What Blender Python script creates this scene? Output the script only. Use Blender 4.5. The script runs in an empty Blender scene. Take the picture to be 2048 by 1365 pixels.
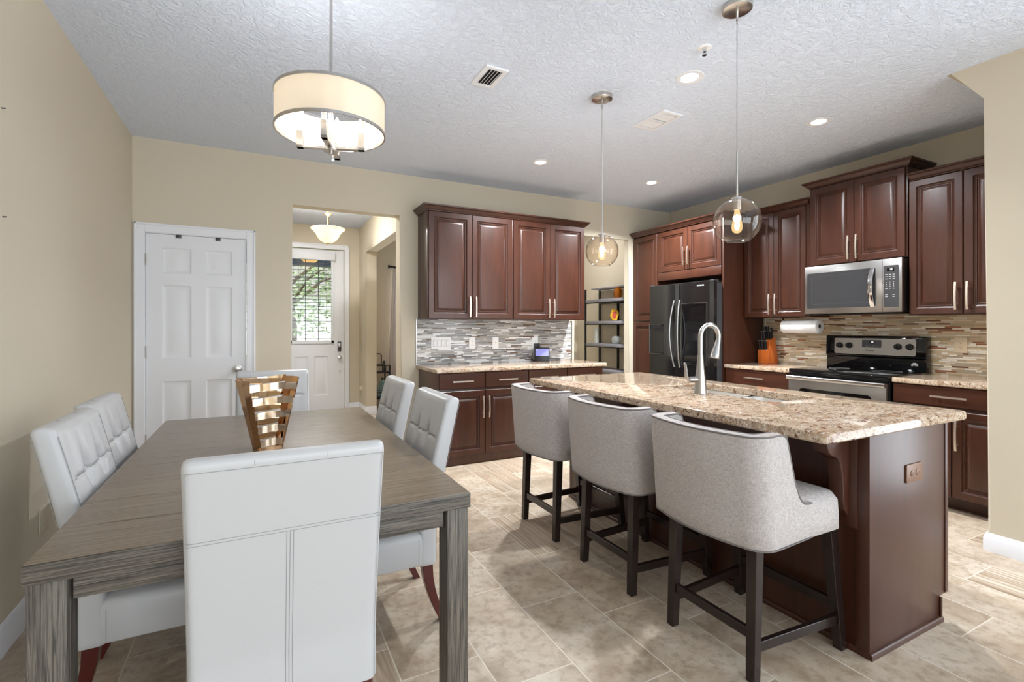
import bpy, bmesh, math, random
from mathutils import Vector, Matrix
PI = math.pi
random.seed(7)
S = bpy.context.scene
COL = S.collection

# ---------------------------------------------------------------- camera
cam_d = bpy.data.cameras.new('camera'); cam = bpy.data.objects.new('camera', cam_d); COL.objects.link(cam)
cam.location = (0.0, 0.0, 1.26)
cam.rotation_euler = (PI/2, 0.0, -math.radians(27.3))
cam_d.sensor_fit = 'HORIZONTAL'; cam_d.sensor_width = 36.0
cam_d.lens = 36.0*984.0/2048.0
cam_d.shift_y = -(682.5-655.0)/2048.0
cam_d.clip_start = 0.02; cam_d.clip_end = 200
S.camera = cam

# ---------------------------------------------------------------- world, exposure
S.view_settings.view_transform = 'Standard'
S.view_settings.look = 'None'
S.view_settings.exposure = 0.10
S.view_settings.gamma = 1.0
S.view_settings.use_curve_mapping = False
W = bpy.data.worlds.new('sky'); S.world = W; W.use_nodes = True
wn = W.node_tree.nodes; wn.clear()
w_out = wn.new('ShaderNodeOutputWorld'); w_bg = wn.new('ShaderNodeBackground')
w_bg.inputs[0].default_value = (0.86, 0.93, 1.0, 1); w_bg.inputs[1].default_value = 2.9
W.node_tree.links.new(w_bg.outputs[0], w_out.inputs[0])

def area(name, loc, rot, sx, sy, power, color=(1, 1, 1), spread=None):
    d = bpy.data.lights.new(name, 'AREA'); d.shape = 'RECTANGLE'; d.size = sx; d.size_y = sy
    d.energy = power; d.color = color
    if spread: d.spread = spread
    o = bpy.data.objects.new(name, d); o.location = loc; o.rotation_euler = rot; COL.objects.link(o); return o
def point(name, loc, power, color=(1, 1, 1), r=0.03):
    d = bpy.data.lights.new(name, 'POINT'); d.energy = power; d.color = color; d.shadow_soft_size = r
    o = bpy.data.objects.new(name, d); o.location = loc; COL.objects.link(o); return o
sun_d = bpy.data.lights.new('sun', 'SUN'); sun_d.energy = 4.0; sun_d.angle = 0.02; sun_d.color = (1, .95, .88)
sun = bpy.data.objects.new('sun', sun_d); sun.rotation_euler = (math.radians(28), 0, math.radians(-25)); COL.objects.link(sun)
# daylight through the glass doors and windows of the living side, behind the camera
area('daylight_rear', (1.3, -3.60, 1.25), (PI/2, 0, 0), 4.0, 2.3, 92, (0.83, 0.92, 1.0))
area('daylight_side', (3.785, -.72, 1.35), (0, PI/2, 0), 2.06, 2.44, 44, (0.86, 0.935, 1.0))
# window of the dining room beyond the foyer, and an unseen fill light added in the pantry
area('daylight_dining', (2.45, 7.68, 1.45), (-PI/2, 0, 0), 1.0, 1.5, 30, (0.93, 0.97, 1.0))
area('pantry_fill', (3.85, 5.6, 2.70), (0, 0, 0), 0.3, 0.3, 10, (.97, .98, 1))

# ---------------------------------------------------------------- materials
def lin(c):
    return tuple((v/255/12.92 if v/255 <= .04045 else ((v/255+.055)/1.055)**2.4) for v in c)
class N:
    """tiny node-graph helper"""
    def __init__(s, name):
        s.m = bpy.data.materials.new(name); s.m.use_nodes = True
        s.t = s.m.node_tree; s.t.nodes.clear()
        s.out = s.t.nodes.new('ShaderNodeOutputMaterial')
    def n(s, typ, **kw):
        x = s.t.nodes.new(typ)
        for k, v in kw.items(): setattr(x, k, v)
        return x
    def l(s, a, b): s.t.links.new(a, b)
    def val(s, sock, v):
        if hasattr(v, 'is_output') or isinstance(v, bpy.types.NodeSocket): s.l(v, sock)
        else: sock.default_value = v
    def math(s, op, a, b=0.0, c=0.0):
        x = s.n('ShaderNodeMath', operation=op)
        s.val(x.inputs[0], a); s.val(x.inputs[1], b); s.val(x.inputs[2], c); return x.outputs[0]
    def obj(s): return s.n('ShaderNodeTexCoord').outputs['Object']
    def map(s, vec, scale=(1, 1, 1), rot=(0, 0, 0), loc=(0, 0, 0)):
        x = s.n('ShaderNodeMapping'); s.l(vec, x.inputs[0])
        x.inputs[1].default_value = loc; x.inputs[2].default_value = rot; x.inputs[3].default_value = scale
        return x.outputs[0]
    def noise(s, vec, scale, detail=4, rough=.55, dist=0.0):
        x = s.n('ShaderNodeTexNoise'); s.l(vec, x.inputs['Vector'])
        x.inputs['Scale'].default_value = scale; x.inputs['Detail'].default_value = detail
        x.inputs['Roughness'].default_value = rough; x.inputs['Distortion'].default_value = dist
        return x.outputs['Fac']
    def white(s, vec):
        x = s.n('ShaderNodeTexWhiteNoise', noise_dimensions='3D'); s.l(vec, x.inputs['Vector']); return x
    def ramp(s, fac, stops, interp='LINEAR'):
        x = s.n('ShaderNodeValToRGB'); x.color_ramp.interpolation = interp
        e = x.color_ramp.elements
        while len(e) > 1: e.remove(e[-1])
        e[0].position = stops[0][0]; e[0].color = (*stops[0][1], 1)
        for p, c in stops[1:]:
            q = e.new(p); q.color = (*c, 1)
        s.l(fac, x.inputs[0]); return x.outputs[0]
    def mix(s, fac, a, b, blend='MIX'):
        x = s.n('ShaderNodeMix', data_type='RGBA', blend_type=blend)
        s.val(x.inputs[0], fac)
        for i, v in ((6, a), (7, b)):
            if isinstance(v, tuple): x.inputs[i].default_value = (*v[:3], 1)
            else: s.l(v, x.inputs[i])
        return x.outputs[2]
    def comb(s, x, y, z):
        c = s.n('ShaderNodeCombineXYZ')
        for i, v in enumerate((x, y, z)): s.val(c.inputs[i], v)
        return c.outputs[0]
    def bump(s, h, strength=.2, dist=.01):
        b = s.n('ShaderNodeBump'); b.inputs['Strength'].default_value = strength; b.inputs['Distance'].default_value = dist
        s.l(h, b.inputs['Height']); return b.outputs[0]
    def bsdf(s, color, rough=.5, metal=0.0, normal=None, coat=0.0, coat_rough=.1, spec=.5, sheen=0.0, emis=None, estr=0.0, trans=0.0, ior=1.45):
        p = s.n('ShaderNodeBsdfPrincipled')
        if isinstance(color, tuple): p.inputs['Base Color'].default_value = (*color[:3], 1)
        else: s.l(color, p.inputs['Base Color'])
        s.val(p.inputs['Roughness'], rough); p.inputs['Metallic'].default_value = metal
        p.inputs['Specular IOR Level'].default_value = spec
        p.inputs['Coat Weight'].default_value = coat; p.inputs['Coat Roughness'].default_value = coat_rough
        p.inputs['Sheen Weight'].default_value = sheen
        p.inputs['Transmission Weight'].default_value = trans; p.inputs['IOR'].default_value = ior
        if normal: s.l(normal, p.inputs['Normal'])
        if emis: p.inputs['Emission Color'].default_value = (*emis, 1); p.inputs['Emission Strength'].default_value = estr
        s.l(p.outputs[0], s.out.inputs[0]); return p
M = {}
def plain(key, rgb, rough=.5, metal=0.0, var=.0, bump=0.0, bscale=60, **kw):
    g = N(key); c = lin(rgb); col = c; nrm = None
    if var:
        f = g.noise(g.obj(), 3.0, 3)
        col = g.mix(f, tuple(v*(1-var) for v in c), tuple(min(1, v*(1+var)) for v in c))
    if bump: nrm = g.bump(g.noise(g.obj(), bscale, 5), bump, .004)
    g.bsdf(col, rough, metal, nrm, **kw); M[key] = g.m; return g.m

plain('wall', (208, 198, 178), .75, bump=.12, bscale=45, spec=.3)
g = N('ceiling'); v = g.obj()
h = g.noise(v, 22, 6, .6, 1.2); h2 = g.ramp(h, [(.42, (0, 0, 0)), (.62, (1, 1, 1))])
g.bsdf(lin((224, 233, 248)), .85, normal=g.bump(h2, .55, .012), spec=.2); M['ceiling'] = g.m
plain('trim', (232, 233, 237), .35, spec=.4)
plain('door_white', (228, 229, 232), .38, spec=.4)
plain('leather', (188, 188, 189), .36, bump=.05, bscale=260, spec=.45)
plain('seam', (150, 150, 149), .7)
plain('steel', (176, 174, 172), .28, 1.0, var=.06)
plain('sink_steel', (214, 212, 208), .42, .9)
plain('nickel', (196, 192, 188), .25, 1.0)
plain('chrome', (214, 214, 216), .1, 1.0)
plain('handle_metal', (232, 220, 206), .38, 1.0)
plain('black_gloss', (14, 14, 15), .06, spec=.6)
plain('black_plastic', (22, 22, 24), .35)
plain('black_metal', (20, 20, 21), .4, .3)
plain('dark_grey', (62, 62, 64), .3)
plain('black_steel', (78, 78, 79), .15, .9)
plain('white_plastic', (250, 250, 250), .35)
plain('oven_window', (54, 54, 56), .10, spec=.6)
plain('almond_plastic', (232, 214, 186), .4)
plain('ivory_plastic', (220, 207, 182), .4)
plain('brown_plastic', (120, 88, 70), .4)
plain('espresso', (34, 24, 21), .22, spec=.55, var=.15)
plain('cherry_leg', (74, 18, 14), .25, coat=.4)
plain('brass', (214, 176, 108), .25, 1.0)
plain('gold_mirror', (238, 218, 194), .05, 1.0)
plain('gold_dark', (190, 152, 116), .10, 1.0)
plain('cord_grey', (150, 150, 150), .4)
plain('paper', (243, 242, 241), .8, bump=.1, bscale=120)
plain('cardboard', (96, 84, 74), .8)
plain('screen_blue', (120, 122, 190), .3, emis=lin((120, 122, 190)), estr=.55)
plain('lcd', (240, 245, 250), .3, emis=(1, 1, 1), estr=1.4)
plain('white_print', (205, 205, 205), .5)
plain('grey_print', (120, 120, 120), .5)
plain('dark_print', (50, 50, 52), .5)
plain('frame_yellow', (226, 176, 44), .45)
plain('picture_red', (196, 84, 70), .4, var=.5)
plain('curtain', (226, 222, 228), .9)
plain('green_plastic', (40, 140, 70), .4)
plain('concrete', (176, 172, 165), .9)
plain('stucco', (236, 232, 224), .9)
plain('asphalt', (120, 120, 122), .9)
plain('bark', (92, 74, 58), .9)
plain('roof_tile', (150, 146, 140), .9)
plain('porch_blue', (70, 84, 104), .8)

def emit(key, rgb, s):
    g = N(key); e = g.n('ShaderNodeEmission'); e.inputs[0].default_value = (*lin(rgb), 1); e.inputs[1].default_value = s
    g.l(e.outputs[0], g.out.inputs[0]); M[key] = g.m
emit('lamp_white', (255, 250, 244), 6.0)
emit('bulb_warm', (255, 226, 170), 9.0)
emit('porch_glow', (236, 190, 120), 1.0)
emit('bulb_hot', (255, 240, 214), 26.0)

def glass(key, tint=(1, 1, 1), refl=.9, rough=0.0, body=0.0, body_col=(1, 1, 1)):
    g = N(key)
    t = g.n('ShaderNodeBsdfTransparent'); t.inputs[0].default_value = (*tint, 1)
    gl = g.n('ShaderNodeBsdfGlossy'); gl.inputs['Roughness'].default_value = rough
    lw = g.n('ShaderNodeLayerWeight'); lw.inputs[0].default_value = .5
    f = g.math('MULTIPLY', g.math('ADD', .035, g.math('MULTIPLY', g.math('POWER', lw.outputs['Facing'], 4.0), .75)), refl)
    mx = g.n('ShaderNodeMixShader'); g.l(f, mx.inputs[0]); g.l(t.outputs[0], mx.inputs[1]); g.l(gl.outputs[0], mx.inputs[2])
    o = mx.outputs[0]
    if body:
        d = g.n('ShaderNodeBsdfDiffuse'); d.inputs[0].default_value = (*body_col, 1)
        m2 = g.n('ShaderNodeMixShader'); m2.inputs[0].default_value = body
        g.l(o, m2.inputs[1]); g.l(d.outputs[0], m2.inputs[2]); o = m2.outputs[0]
    g.l(o, g.out.inputs[0]); M[key] = g.m
glass('clear_glass', (.97, .97, .97))
glass('vessel_glass', (.95, .96, .96), 1.0, 0, .10, (.8, .82, .82))
glass('globe_glass', (.97, .935, .90), 1.0)
glass('amber_glass', (.95, .80, .55), .9, 0, .25, lin((170, 100, 30)))
glass('water_glass', (.72, .86, .88), .8, 0, .25, lin((150, 190, 200)))
glass('oven_glass', (.16, .16, .17), 1.0)

g = N('bulb_glass')      # frosted warm glow of the lit glass bulb
t = g.n('ShaderNodeBsdfTransparent'); e = g.n('ShaderNodeEmission'); e.inputs[0].default_value = (*lin((255, 222, 160)), 1); e.inputs[1].default_value = 1.6
mx = g.n('ShaderNodeMixShader'); mx.inputs[0].default_value = .38; g.l(t.outputs[0], mx.inputs[1]); g.l(e.outputs[0], mx.inputs[2]); g.l(mx.outputs[0], g.out.inputs[0]); M['bulb_glass'] = g.m
def translucent(key, rgb, tr, estr=0.0, w=.5):
    g = N(key)
    d = g.n('ShaderNodeBsdfDiffuse'); d.inputs[0].default_value = (*lin(rgb), 1)
    t = g.n('ShaderNodeBsdfTranslucent'); t.inputs[0].default_value = (*lin(tr), 1)
    mx = g.n('ShaderNodeMixShader'); mx.inputs[0].default_value = w
    g.l(d.outputs[0], mx.inputs[1]); g.l(t.outputs[0], mx.inputs[2]); g.l(mx.outputs[0], g.out.inputs[0]); M[key] = g.m
translucent('lamp_shade', (196, 190, 180), (252, 244, 230), w=.42)
translucent('alabaster', (250, 242, 214), (252, 240, 206), w=.5)
translucent('sheer', (226, 222, 222), (226, 222, 222), w=.35)

def wood(key, dark, mid, light, axis='z', rough=.3, coat=.0, scale=1.0, spec=.5, bump=.05):
    g = N(key); v = g.obj()
    sc = {'z': (9, 9, .9), 'x': (.9, 9, 9), 'y': (9, .9, 9)}[axis]
    f = g.noise(g.map(v, tuple(a*scale for a in sc)), 2.2, 6, .6, .6)
    big = g.noise(v, 1.8, 2)
    c = g.ramp(f, [(.25, lin(dark)), (.5, lin(mid)), (.78, lin(light))])
    c = g.mix(g.math('MULTIPLY', big, .5), c, tuple(q*.8 for q in lin(mid)))
    g.bsdf(c, rough, normal=g.bump(f, bump, .002), coat=coat, coat_rough=.30, spec=spec); M[key] = g.m
wood('cabinet', (52, 26, 16), (66, 34, 21), (79, 43, 28), 'z', .36, .22)
wood('cabinet_h', (52, 26, 16), (66, 34, 21), (79, 43, 28), 'x', .36, .22)
wood('shelf_wood', (112, 110, 116), (134, 132, 137), (156, 153, 156), 'y', .4)
wood('knife_wood', (178, 84, 30), (196, 100, 40), (210, 120, 56), 'z', .35)
wood('wood_floor', (122, 70, 38), (150, 90, 52), (172, 110, 66), 'x', .3)

def driftwood(key, axis, dark, light, contrast, rough, lo=.38, hi=.6, fine=1.0, streak=0.0):
    g = N(key); v = g.obj()
    sc = {'z': (80, 80, 1.6), 'x': (1.6, 80, 80), 'y': (80, 1.6, 80)}[axis]
    a = g.noise(g.map(v, tuple(q*fine for q in sc)), 2.6, 8, .68, .8)
    b = g.noise(g.map(v, tuple(q*.16 for q in sc)), 2.0, 3, .5)
    pores = g.noise(g.map(v, tuple(q*1.7*fine for q in sc)), 3.0, 3, .5)
    c = g.ramp(a, [(lo, lin(dark)), (hi, lin(light))])
    c = g.mix(g.math('MULTIPLY', b, .55), c, tuple(.5*(x+y)*.9 for x, y in zip(lin(dark), lin(light))))
    p = g.ramp(pores, [(.30, (1, 1, 1)), (.36, (0, 0, 0))])
    c = g.mix(g.math('MULTIPLY', p, contrast), c, tuple(x*.4 for x in lin(dark)))
    if streak:
        q = g.noise(g.map(v, tuple(e*.42 for e in sc)), 2.4, 5, .7, 1.0)
        c = g.mix(g.math('MULTIPLY', g.ramp(q, [(.33, (1, 1, 1)), (.42, (0, 0, 0))]), streak), c, tuple(x*.5 for x in lin(dark)))
    g.bsdf(c, rough, normal=g.bump(a, .35, .003), spec=.5); M[key] = g.m
driftwood('table_top', 'x', (94, 80, 64), (138, 122, 102), .5, .22, streak=.75)
driftwood('table_edge_x', 'x', (27, 25, 23), (122, 114, 104), .7, .5, .40, .60, 1.1, streak=.6)
driftwood('table_edge_z', 'z', (30, 27, 25), (124, 116, 105), .7, .5, .40, .60, 1.1, streak=.6)

# fabric of the stools: fine woven mottling
g = N('stool_fabric'); v = g.obj()
a = g.noise(g.map(v, (60, 60, 900)), 1.0, 3, .6); b = g.noise(g.map(v, (900, 900, 60)), 1.0, 3, .6)
f = g.math('MULTIPLY', g.math('ADD', a, b), .5)
g.bsdf(g.ramp(f, [(.36, lin((144, 138, 136))), (.64, lin((200, 193, 189)))]), .95, normal=g.bump(f, .25, .002), spec=.1); M['stool_fabric'] = g.m
plain('stool_piping', (112, 106, 104), .9)

# granite
g = N('granite'); v = g.obj()
big = g.noise(g.map(v, (5, 9, 9)), 1.6, 5, .65, 1.2)
med = g.noise(g.map(v, (20, 30, 30)), 1.3, 5, .7, .8)
vo = g.n('ShaderNodeTexVoronoi', feature='F1'); g.l(g.map(v, (90, 130, 130)), vo.inputs['Vector']); vo.inputs['Scale'].default_value = 1.0
c = g.ramp(big, [(.34, lin((152, 127, 102))), (.5, lin((186, 168, 147))), (.66, lin((162, 134, 106)))])
c = g.mix(g.ramp(med, [(.55, (0, 0, 0)), (.62, (1, 1, 1))]), c, lin((98, 64, 45)))
c = g.mix(g.ramp(med, [(.30, (1, 1, 1)), (.38, (0, 0, 0))]), c, lin((208, 200, 188)))
sp = g.white(vo.outputs['Position']).outputs['Value']
near_ = g.ramp(vo.outputs['Distance'], [(.30, (1, 1, 1)), (.46, (0, 0, 0))])
dk = g.math('MULTIPLY', g.ramp(sp, [(.79, (0, 0, 0)), (.83, (1, 1, 1))]), near_)
c = g.mix(g.math('MULTIPLY', dk, .8), c, lin((96, 70, 56)))
lt = g.math('MULTIPLY', g.ramp(sp, [(.16, (1, 1, 1)), (.20, (0, 0, 0))]), near_)
c = g.mix(lt, c, lin((214, 206, 192)))
vein = g.noise(g.map(v, (3.5, 12, 12), (0, 0, .35)), 2.4, 6, .7, 1.6)
c = g.mix(g.math('MULTIPLY', g.ramp(vein, [(.54, (0, 0, 0)), (.63, (1, 1, 1))]), .75), c, lin((126, 88, 62)))
g.bsdf(c, .07, spec=.55); M['granite'] = g.m

# strip mosaic
def mosaic(key, ax, pal):
    g = N(key); s = g.n('ShaderNodeSeparateXYZ'); g.l(g.obj(), s.inputs[0])
    x = s.outputs[ax]; z = s.outputs[2]
    zr = g.math('DIVIDE', z, .0128); row = g.math('FLOOR', zr); fz = g.math('FRACT', zr)
    wr = g.white(g.comb(row, 3.7, 1.0))
    L = g.math('ADD', .13, g.math('MULTIPLY', wr.outputs['Value'], .14))
    off = g.math('MULTIPLY', g.white(g.comb(row, 9.1, 4.0)).outputs['Value'], 7.0)
    xr = g.math('ADD', g.math('DIVIDE', x, L), off); idx = g.math('FLOOR', xr); fx = g.math('FRACT', xr)
    # every second piece is split in two at its own place
    cut = g.math('ADD', .25, g.math('MULTIPLY', g.white(g.comb(idx, row, 5.0)).outputs['Value'], .5))
    half = g.math('GREATER_THAN', fx, cut)
    w = g.white(g.comb(idx, row, half)).outputs['Value']
    c = g.ramp(w, pal, 'CONSTANT')
    gx = g.math('LESS_THAN', g.math('MINIMUM', g.math('MINIMUM', fx, g.math('SUBTRACT', 1.0, fx)), g.math('ABSOLUTE', g.math('SUBTRACT', fx, cut))), .007)
    gz = g.math('LESS_THAN', g.math('MINIMUM', fz, g.math('SUBTRACT', 1.0, fz)), .07)
    gr = g.math('MAXIMUM', gx, gz)
    c = g.mix(gr, c, lin((176, 170, 160)))
    g.bsdf(c, g.math('ADD', .12, g.math('MULTIPLY', gr, .6)), normal=g.bump(g.math('SUBTRACT', 1.0, gr), .25, .002), spec=.55); M[key] = g.m
mosaic('mosaic_back_glare', 0, [(0, lin((158, 158, 159))), (.24, lin((184, 183, 182))), (.42, lin((244, 244, 245))), (.62, lin((122, 122, 124))), (.75, lin((204, 201, 196))), (.87, lin((174, 169, 160))), (.945, lin((110, 86, 72)))])  # palette greyed to paint in the window's reflection on the glossy tile
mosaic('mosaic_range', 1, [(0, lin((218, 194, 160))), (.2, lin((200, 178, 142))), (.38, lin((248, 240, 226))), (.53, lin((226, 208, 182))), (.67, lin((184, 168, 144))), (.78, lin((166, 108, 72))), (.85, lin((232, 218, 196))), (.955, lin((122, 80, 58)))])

# floor tile: 0.30 x 0.605 m, long side along Y, each column stepped by 0.2 m
g = N('floor_tile'); s = g.n('ShaderNodeSeparateXYZ'); o = g.obj(); g.l(o, s.inputs[0])
kx = g.math('DIVIDE', g.math('SUBTRACT', s.outputs[0], 1.05), .2985)
k = g.math('FLOOR', kx); fx = g.math('FRACT', kx)
ky = g.math('DIVIDE', g.math('ADD', g.math('SUBTRACT', s.outputs[1], 1.94), g.math('MULTIPLY', k, .2)), .605)
r = g.math('FLOOR', ky); fy = g.math('FRACT', ky)
dx = g.math('MULTIPLY', g.math('MINIMUM', fx, g.math('SUBTRACT', 1.0, fx)), .2985)
dy = g.math('MULTIPLY', g.math('MINIMUM', fy, g.math('SUBTRACT', 1.0, fy)), .605)
gr = g.math('LESS_THAN', g.math('MINIMUM', dx, dy), .0025)
wn_ = g.white(g.comb(k, r, 0.0)); wv = wn_.outputs['Value']; wc = wn_.outputs['Color']
shift = g.n('ShaderNodeVectorMath', operation='MULTIPLY_ADD'); g.l(wc, shift.inputs[0]); shift.inputs[1].default_value = (40, 40, 40); g.l(o, shift.inputs[2])
n1 = g.noise(shift.outputs[0], 4.5, 6, .6, .5); n2 = g.noise(shift.outputs[0], 26, 6, .65)
cl = g.ramp(n1, [(.32, lin((160, 141, 121))), (.5, lin((186, 170, 150))), (.68, lin((203, 191, 174)))])
cl = g.mix(g.math('MULTIPLY', g.ramp(n2, [(.36, (1, 1, 1)), (.54, (0, 0, 0))]), .6), cl, lin((146, 126, 105)))
st = g.noise(g.map(shift.outputs[0], (26, .7, 1)), 1.0, 4, .6, .3)
cs = g.ramp(st, [(.34, lin((136, 115, 95))), (.45, lin((188, 171, 150))), (.53, lin((156, 136, 115))), (.64, lin((198, 185, 167)))])
c = g.mix(g.math('GREATER_THAN', wv, .66), cl, cs)
c = g.mix(g.math('MULTIPLY', g.white(g.comb(k, r, 4.0)).outputs['Value'], .16), c, lin((160, 142, 122)))
c = g.mix(gr, c, lin((210, 200, 184)))
g.bsdf(c, g.math('ADD', .34, g.math('MULTIPLY', gr, .4)), normal=g.bump(g.math('SUBTRACT', n2, g.math('MULTIPLY', gr, .8)), .12, .004), spec=.4); M['floor_tile'] = g.m

# foliage
g = N('leaf'); wv = g.noise(g.obj(), 9, 3)
g.bsdf(g.ramp(wv, [(.3, lin((96, 116, 74))), (.7, lin((190, 202, 160)))]), .6, spec=.3); M['leaf'] = g.m
plain('grass', (110, 132, 74), .9, var=.3)
# ---------------------------------------------------------------- mesh helpers
def new(): return bmesh.new()
def box(bm, x0, y0, z0, x1, y1, z1, bev=0.0, seg=2):
    t = bmesh.new(); bmesh.ops.create_cube(t, size=1.0)
    for v in t.verts:
        v.co = Vector(((x0+x1)/2+v.co.x*(x1-x0), (y0+y1)/2+v.co.y*(y1-y0), (z0+z1)/2+v.co.z*(z1-z0)))
    if bev: bmesh.ops.bevel(t, geom=t.edges[:], offset=bev, segments=seg, affect='EDGES', profile=.5)
    merge(bm, t)
def merge(bm, t, mat=None):
    if mat is not None: t.transform(mat)
    mp = {v: bm.verts.new(v.co) for v in t.verts}
    for f in t.faces:
        try: bm.faces.new([mp[v] for v in f.verts])
        except ValueError: pass
    t.free()
def loft(bm, rings, cap0=True, cap1=True, closed=True, loop=False):
    R = [[bm.verts.new(p) for p in r] for r in rings]
    n = len(R[0]); m = len(R)
    for i in range(m if loop else m-1):
        a, b = R[i], R[(i+1) % m]
        for j in range(n if closed else n-1):
            k = (j+1) % n
            try: bm.faces.new((a[j], a[k], b[k], b[j]))
            except ValueError: pass
    if not loop and closed:
        if cap0: bm.faces.new(R[0][::-1])
        if cap1: bm.faces.new(R[-1])
    return R
def cyl(bm, p0, p1, r0, r1=None, n=16):
    r1 = r0 if r1 is None else r1
    tube(bm, [p0, p1], [r0, r1], n)
def tube(bm, pts, r, n=10, flat=None, up=None):
    pts = [Vector(p) for p in pts]; m = len(pts)
    rs = r if isinstance(r, (list, tuple)) else [r]*m
    rings = []; ref = None
    for i, p in enumerate(pts):
        d = (pts[min(i+1, m-1)]-pts[max(i-1, 0)]).normalized()
        if ref is None:
            ref = Vector(up) if up else (Vector((0, 0, 1)) if abs(d.z) < .9 else Vector((1, 0, 0)))
        u = (ref-d*ref.dot(d)).normalized(); w = d.cross(u); ref = u
        fa = flat if flat else 1.0
        rings.append([p+(u*math.cos(2*PI*j/n)*fa+w*math.sin(2*PI*j/n))*rs[i] for j in range(n)])
    loft(bm, rings)
def lathe(bm, prof, c=(0, 0, 0), n=24, loop=False):
    c = Vector(c)
    rings = [[c+Vector((max(r, 1e-4)*math.cos(2*PI*j/n), max(r, 1e-4)*math.sin(2*PI*j/n), z)) for j in range(n)] for r, z in prof]
    loft(bm, rings, cap0=not loop and prof[0][0] > 1e-3 or not loop, cap1=not loop, loop=loop)
def prism(bm, pts, axis, a0, a1, bev=0.0, seg=2):
    def P(p, a):
        return {'x': (a, p[0], p[1]), 'y': (p[0], a, p[1]), 'z': (p[0], p[1], a)}[axis]
    t = bmesh.new(); loft(t, [[P(p, a0) for p in pts], [P(p, a1) for p in pts]])
    bmesh.ops.recalc_face_normals(t, faces=t.faces[:])
    if bev: bmesh.ops.bevel(t, geom=t.edges[:], offset=bev, segments=seg, affect='EDGES', profile=.5)
    merge(bm, t)
def rrect(w, h, r, n=5, cx=0, cy=0):
    pts = []
    for (sx, sy, a0) in ((1, 1, 0), (-1, 1, PI/2), (-1, -1, PI), (1, -1, 1.5*PI)):
        for i in range(n+1):
            a = a0+PI/2*i/n
            pts.append((cx+sx*(w/2-r)+r*math.cos(a), cy+sy*(h/2-r)+r*math.sin(a)))
    return pts
def sweep(bm, path, prof, closed=False):
    """path: XY points; prof: (out, z) pairs; out is to the right-hand side of the path"""
    P = [Vector((p[0], p[1])) for p in path]; m = len(P); rings = []
    for i in range(m):
        ds = []
        if i > 0 or closed: ds.append((P[i]-P[i-1]).normalized())
        if i < m-1 or closed: ds.append((P[(i+1) % m]-P[i]).normalized())
        ns = [Vector((d.y, -d.x)) for d in ds]
        nn = sum(ns, Vector((0, 0))).normalized(); k = 1/max(.2, nn.dot(ns[0]))
        rings.append([(P[i].x+nn.x*o*k, P[i].y+nn.y*o*k, z) for o, z in prof])
    loft(bm, rings, loop=closed)
def nested(bm, x0, z0, x1, z1, prof, back=None, cap=True):
    """rectangular rings in XZ, front towards -Y; prof: (inset, y)"""
    rings = [[(x0+i, y, z0+i), (x1-i, y, z0+i), (x1-i, y, z1-i), (x0+i, y, z1-i)] for i, y in prof]
    loft(bm, rings, cap0=back is None, cap1=cap)
def obj(name, bm, mat, parent=None, smooth=35, label=None):
    bmesh.ops.remove_doubles(bm, verts=bm.verts[:], dist=1e-6)
    bmesh.ops.recalc_face_normals(bm, faces=bm.faces[:])
    me = bpy.data.meshes.new(name); bm.to_mesh(me); bm.free()
    if smooth:
        ang = math.radians(smooth)
        for p in me.polygons: p.use_smooth = True
        try: me.set_sharp_from_angle(angle=ang)
        except Exception: pass
    me.materials.append(M[mat])
    o = bpy.data.objects.new(name, me); COL.objects.link(o)
    if parent: o.parent = parent
    if label: o['label'] = label
    return o
def thing(name, label, cat, loc=(0, 0, 0), rotz=0, group=None):
    o = bpy.data.objects.new(name, None); COL.objects.link(o); o.empty_display_size = .05
    o.location = loc; o.rotation_euler = (0, 0, rotz); o['label'] = label; o['category'] = cat
    if group: o['group'] = group
    return o
def tag(o, label, cat, group=None):
    o['label'] = label; o['category'] = cat
    if group: o['group'] = group
    return o
def struct(name, bm, mat, parent=None, smooth=35):
    o = obj(name, bm, mat, parent, smooth)
    if not parent: o['kind'] = 'structure'
    return o
def dup(root, label=None, loc=None, rotz=None):
    r = root.copy(); COL.objects.link(r)
    if label: r['label'] = label
    if loc is not None: r.location = loc
    if rotz is not None: r.rotation_euler = (0, 0, rotz)
    for ch in list(root.children):
        c = ch.copy(); COL.objects.link(c); c.parent = r
        for q in list(ch.children):
            d = q.copy(); COL.objects.link(d); d.parent = c
    return r
def lettering(name, text, size, mat, parent, mtx, depth=.0006):
    cu = bpy.data.curves.new(name, 'FONT'); cu.body = text; cu.size = size; cu.extrude = depth
    cu.align_x = 'CENTER'; cu.align_y = 'CENTER'
    t = bpy.data.objects.new(name+'_tmp', cu); COL.objects.link(t)
    dg = bpy.context.evaluated_depsgraph_get(); me = bpy.data.meshes.new_from_object(t.evaluated_get(dg))
    bpy.data.objects.remove(t); me.transform(mtx); me.name = name
    me.materials.clear(); me.materials.append(M[mat])
    o = bpy.data.objects.new(name, me); COL.objects.link(o); o.parent = parent; return o
# text lying in the XZ plane and read from -Y
TXZ = lambda x, y, z: Matrix.Translation((x, y, z)) @ Matrix.Rotation(PI/2, 4, 'X')

# ---------------------------------------------------------------- setting
CE, WY, WX, LX = 2.766, 4.80, 4.80, -.879
b = new(); box(b, -1.0, -3.7, -.06, 5.0, 8.0, 0); struct('floor', b, 'floor_tile', smooth=0)
b = new(); box(b, 1.53, 5.0, 0.0, 3.3, 7.75, .008); struct('floor_dining', b, 'wood_floor', smooth=0)
b = new(); box(b, -1.0, -3.7, CE, 5.0, 8.0, CE+.1); struct('ceiling', b, 'ceiling', smooth=0)

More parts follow.
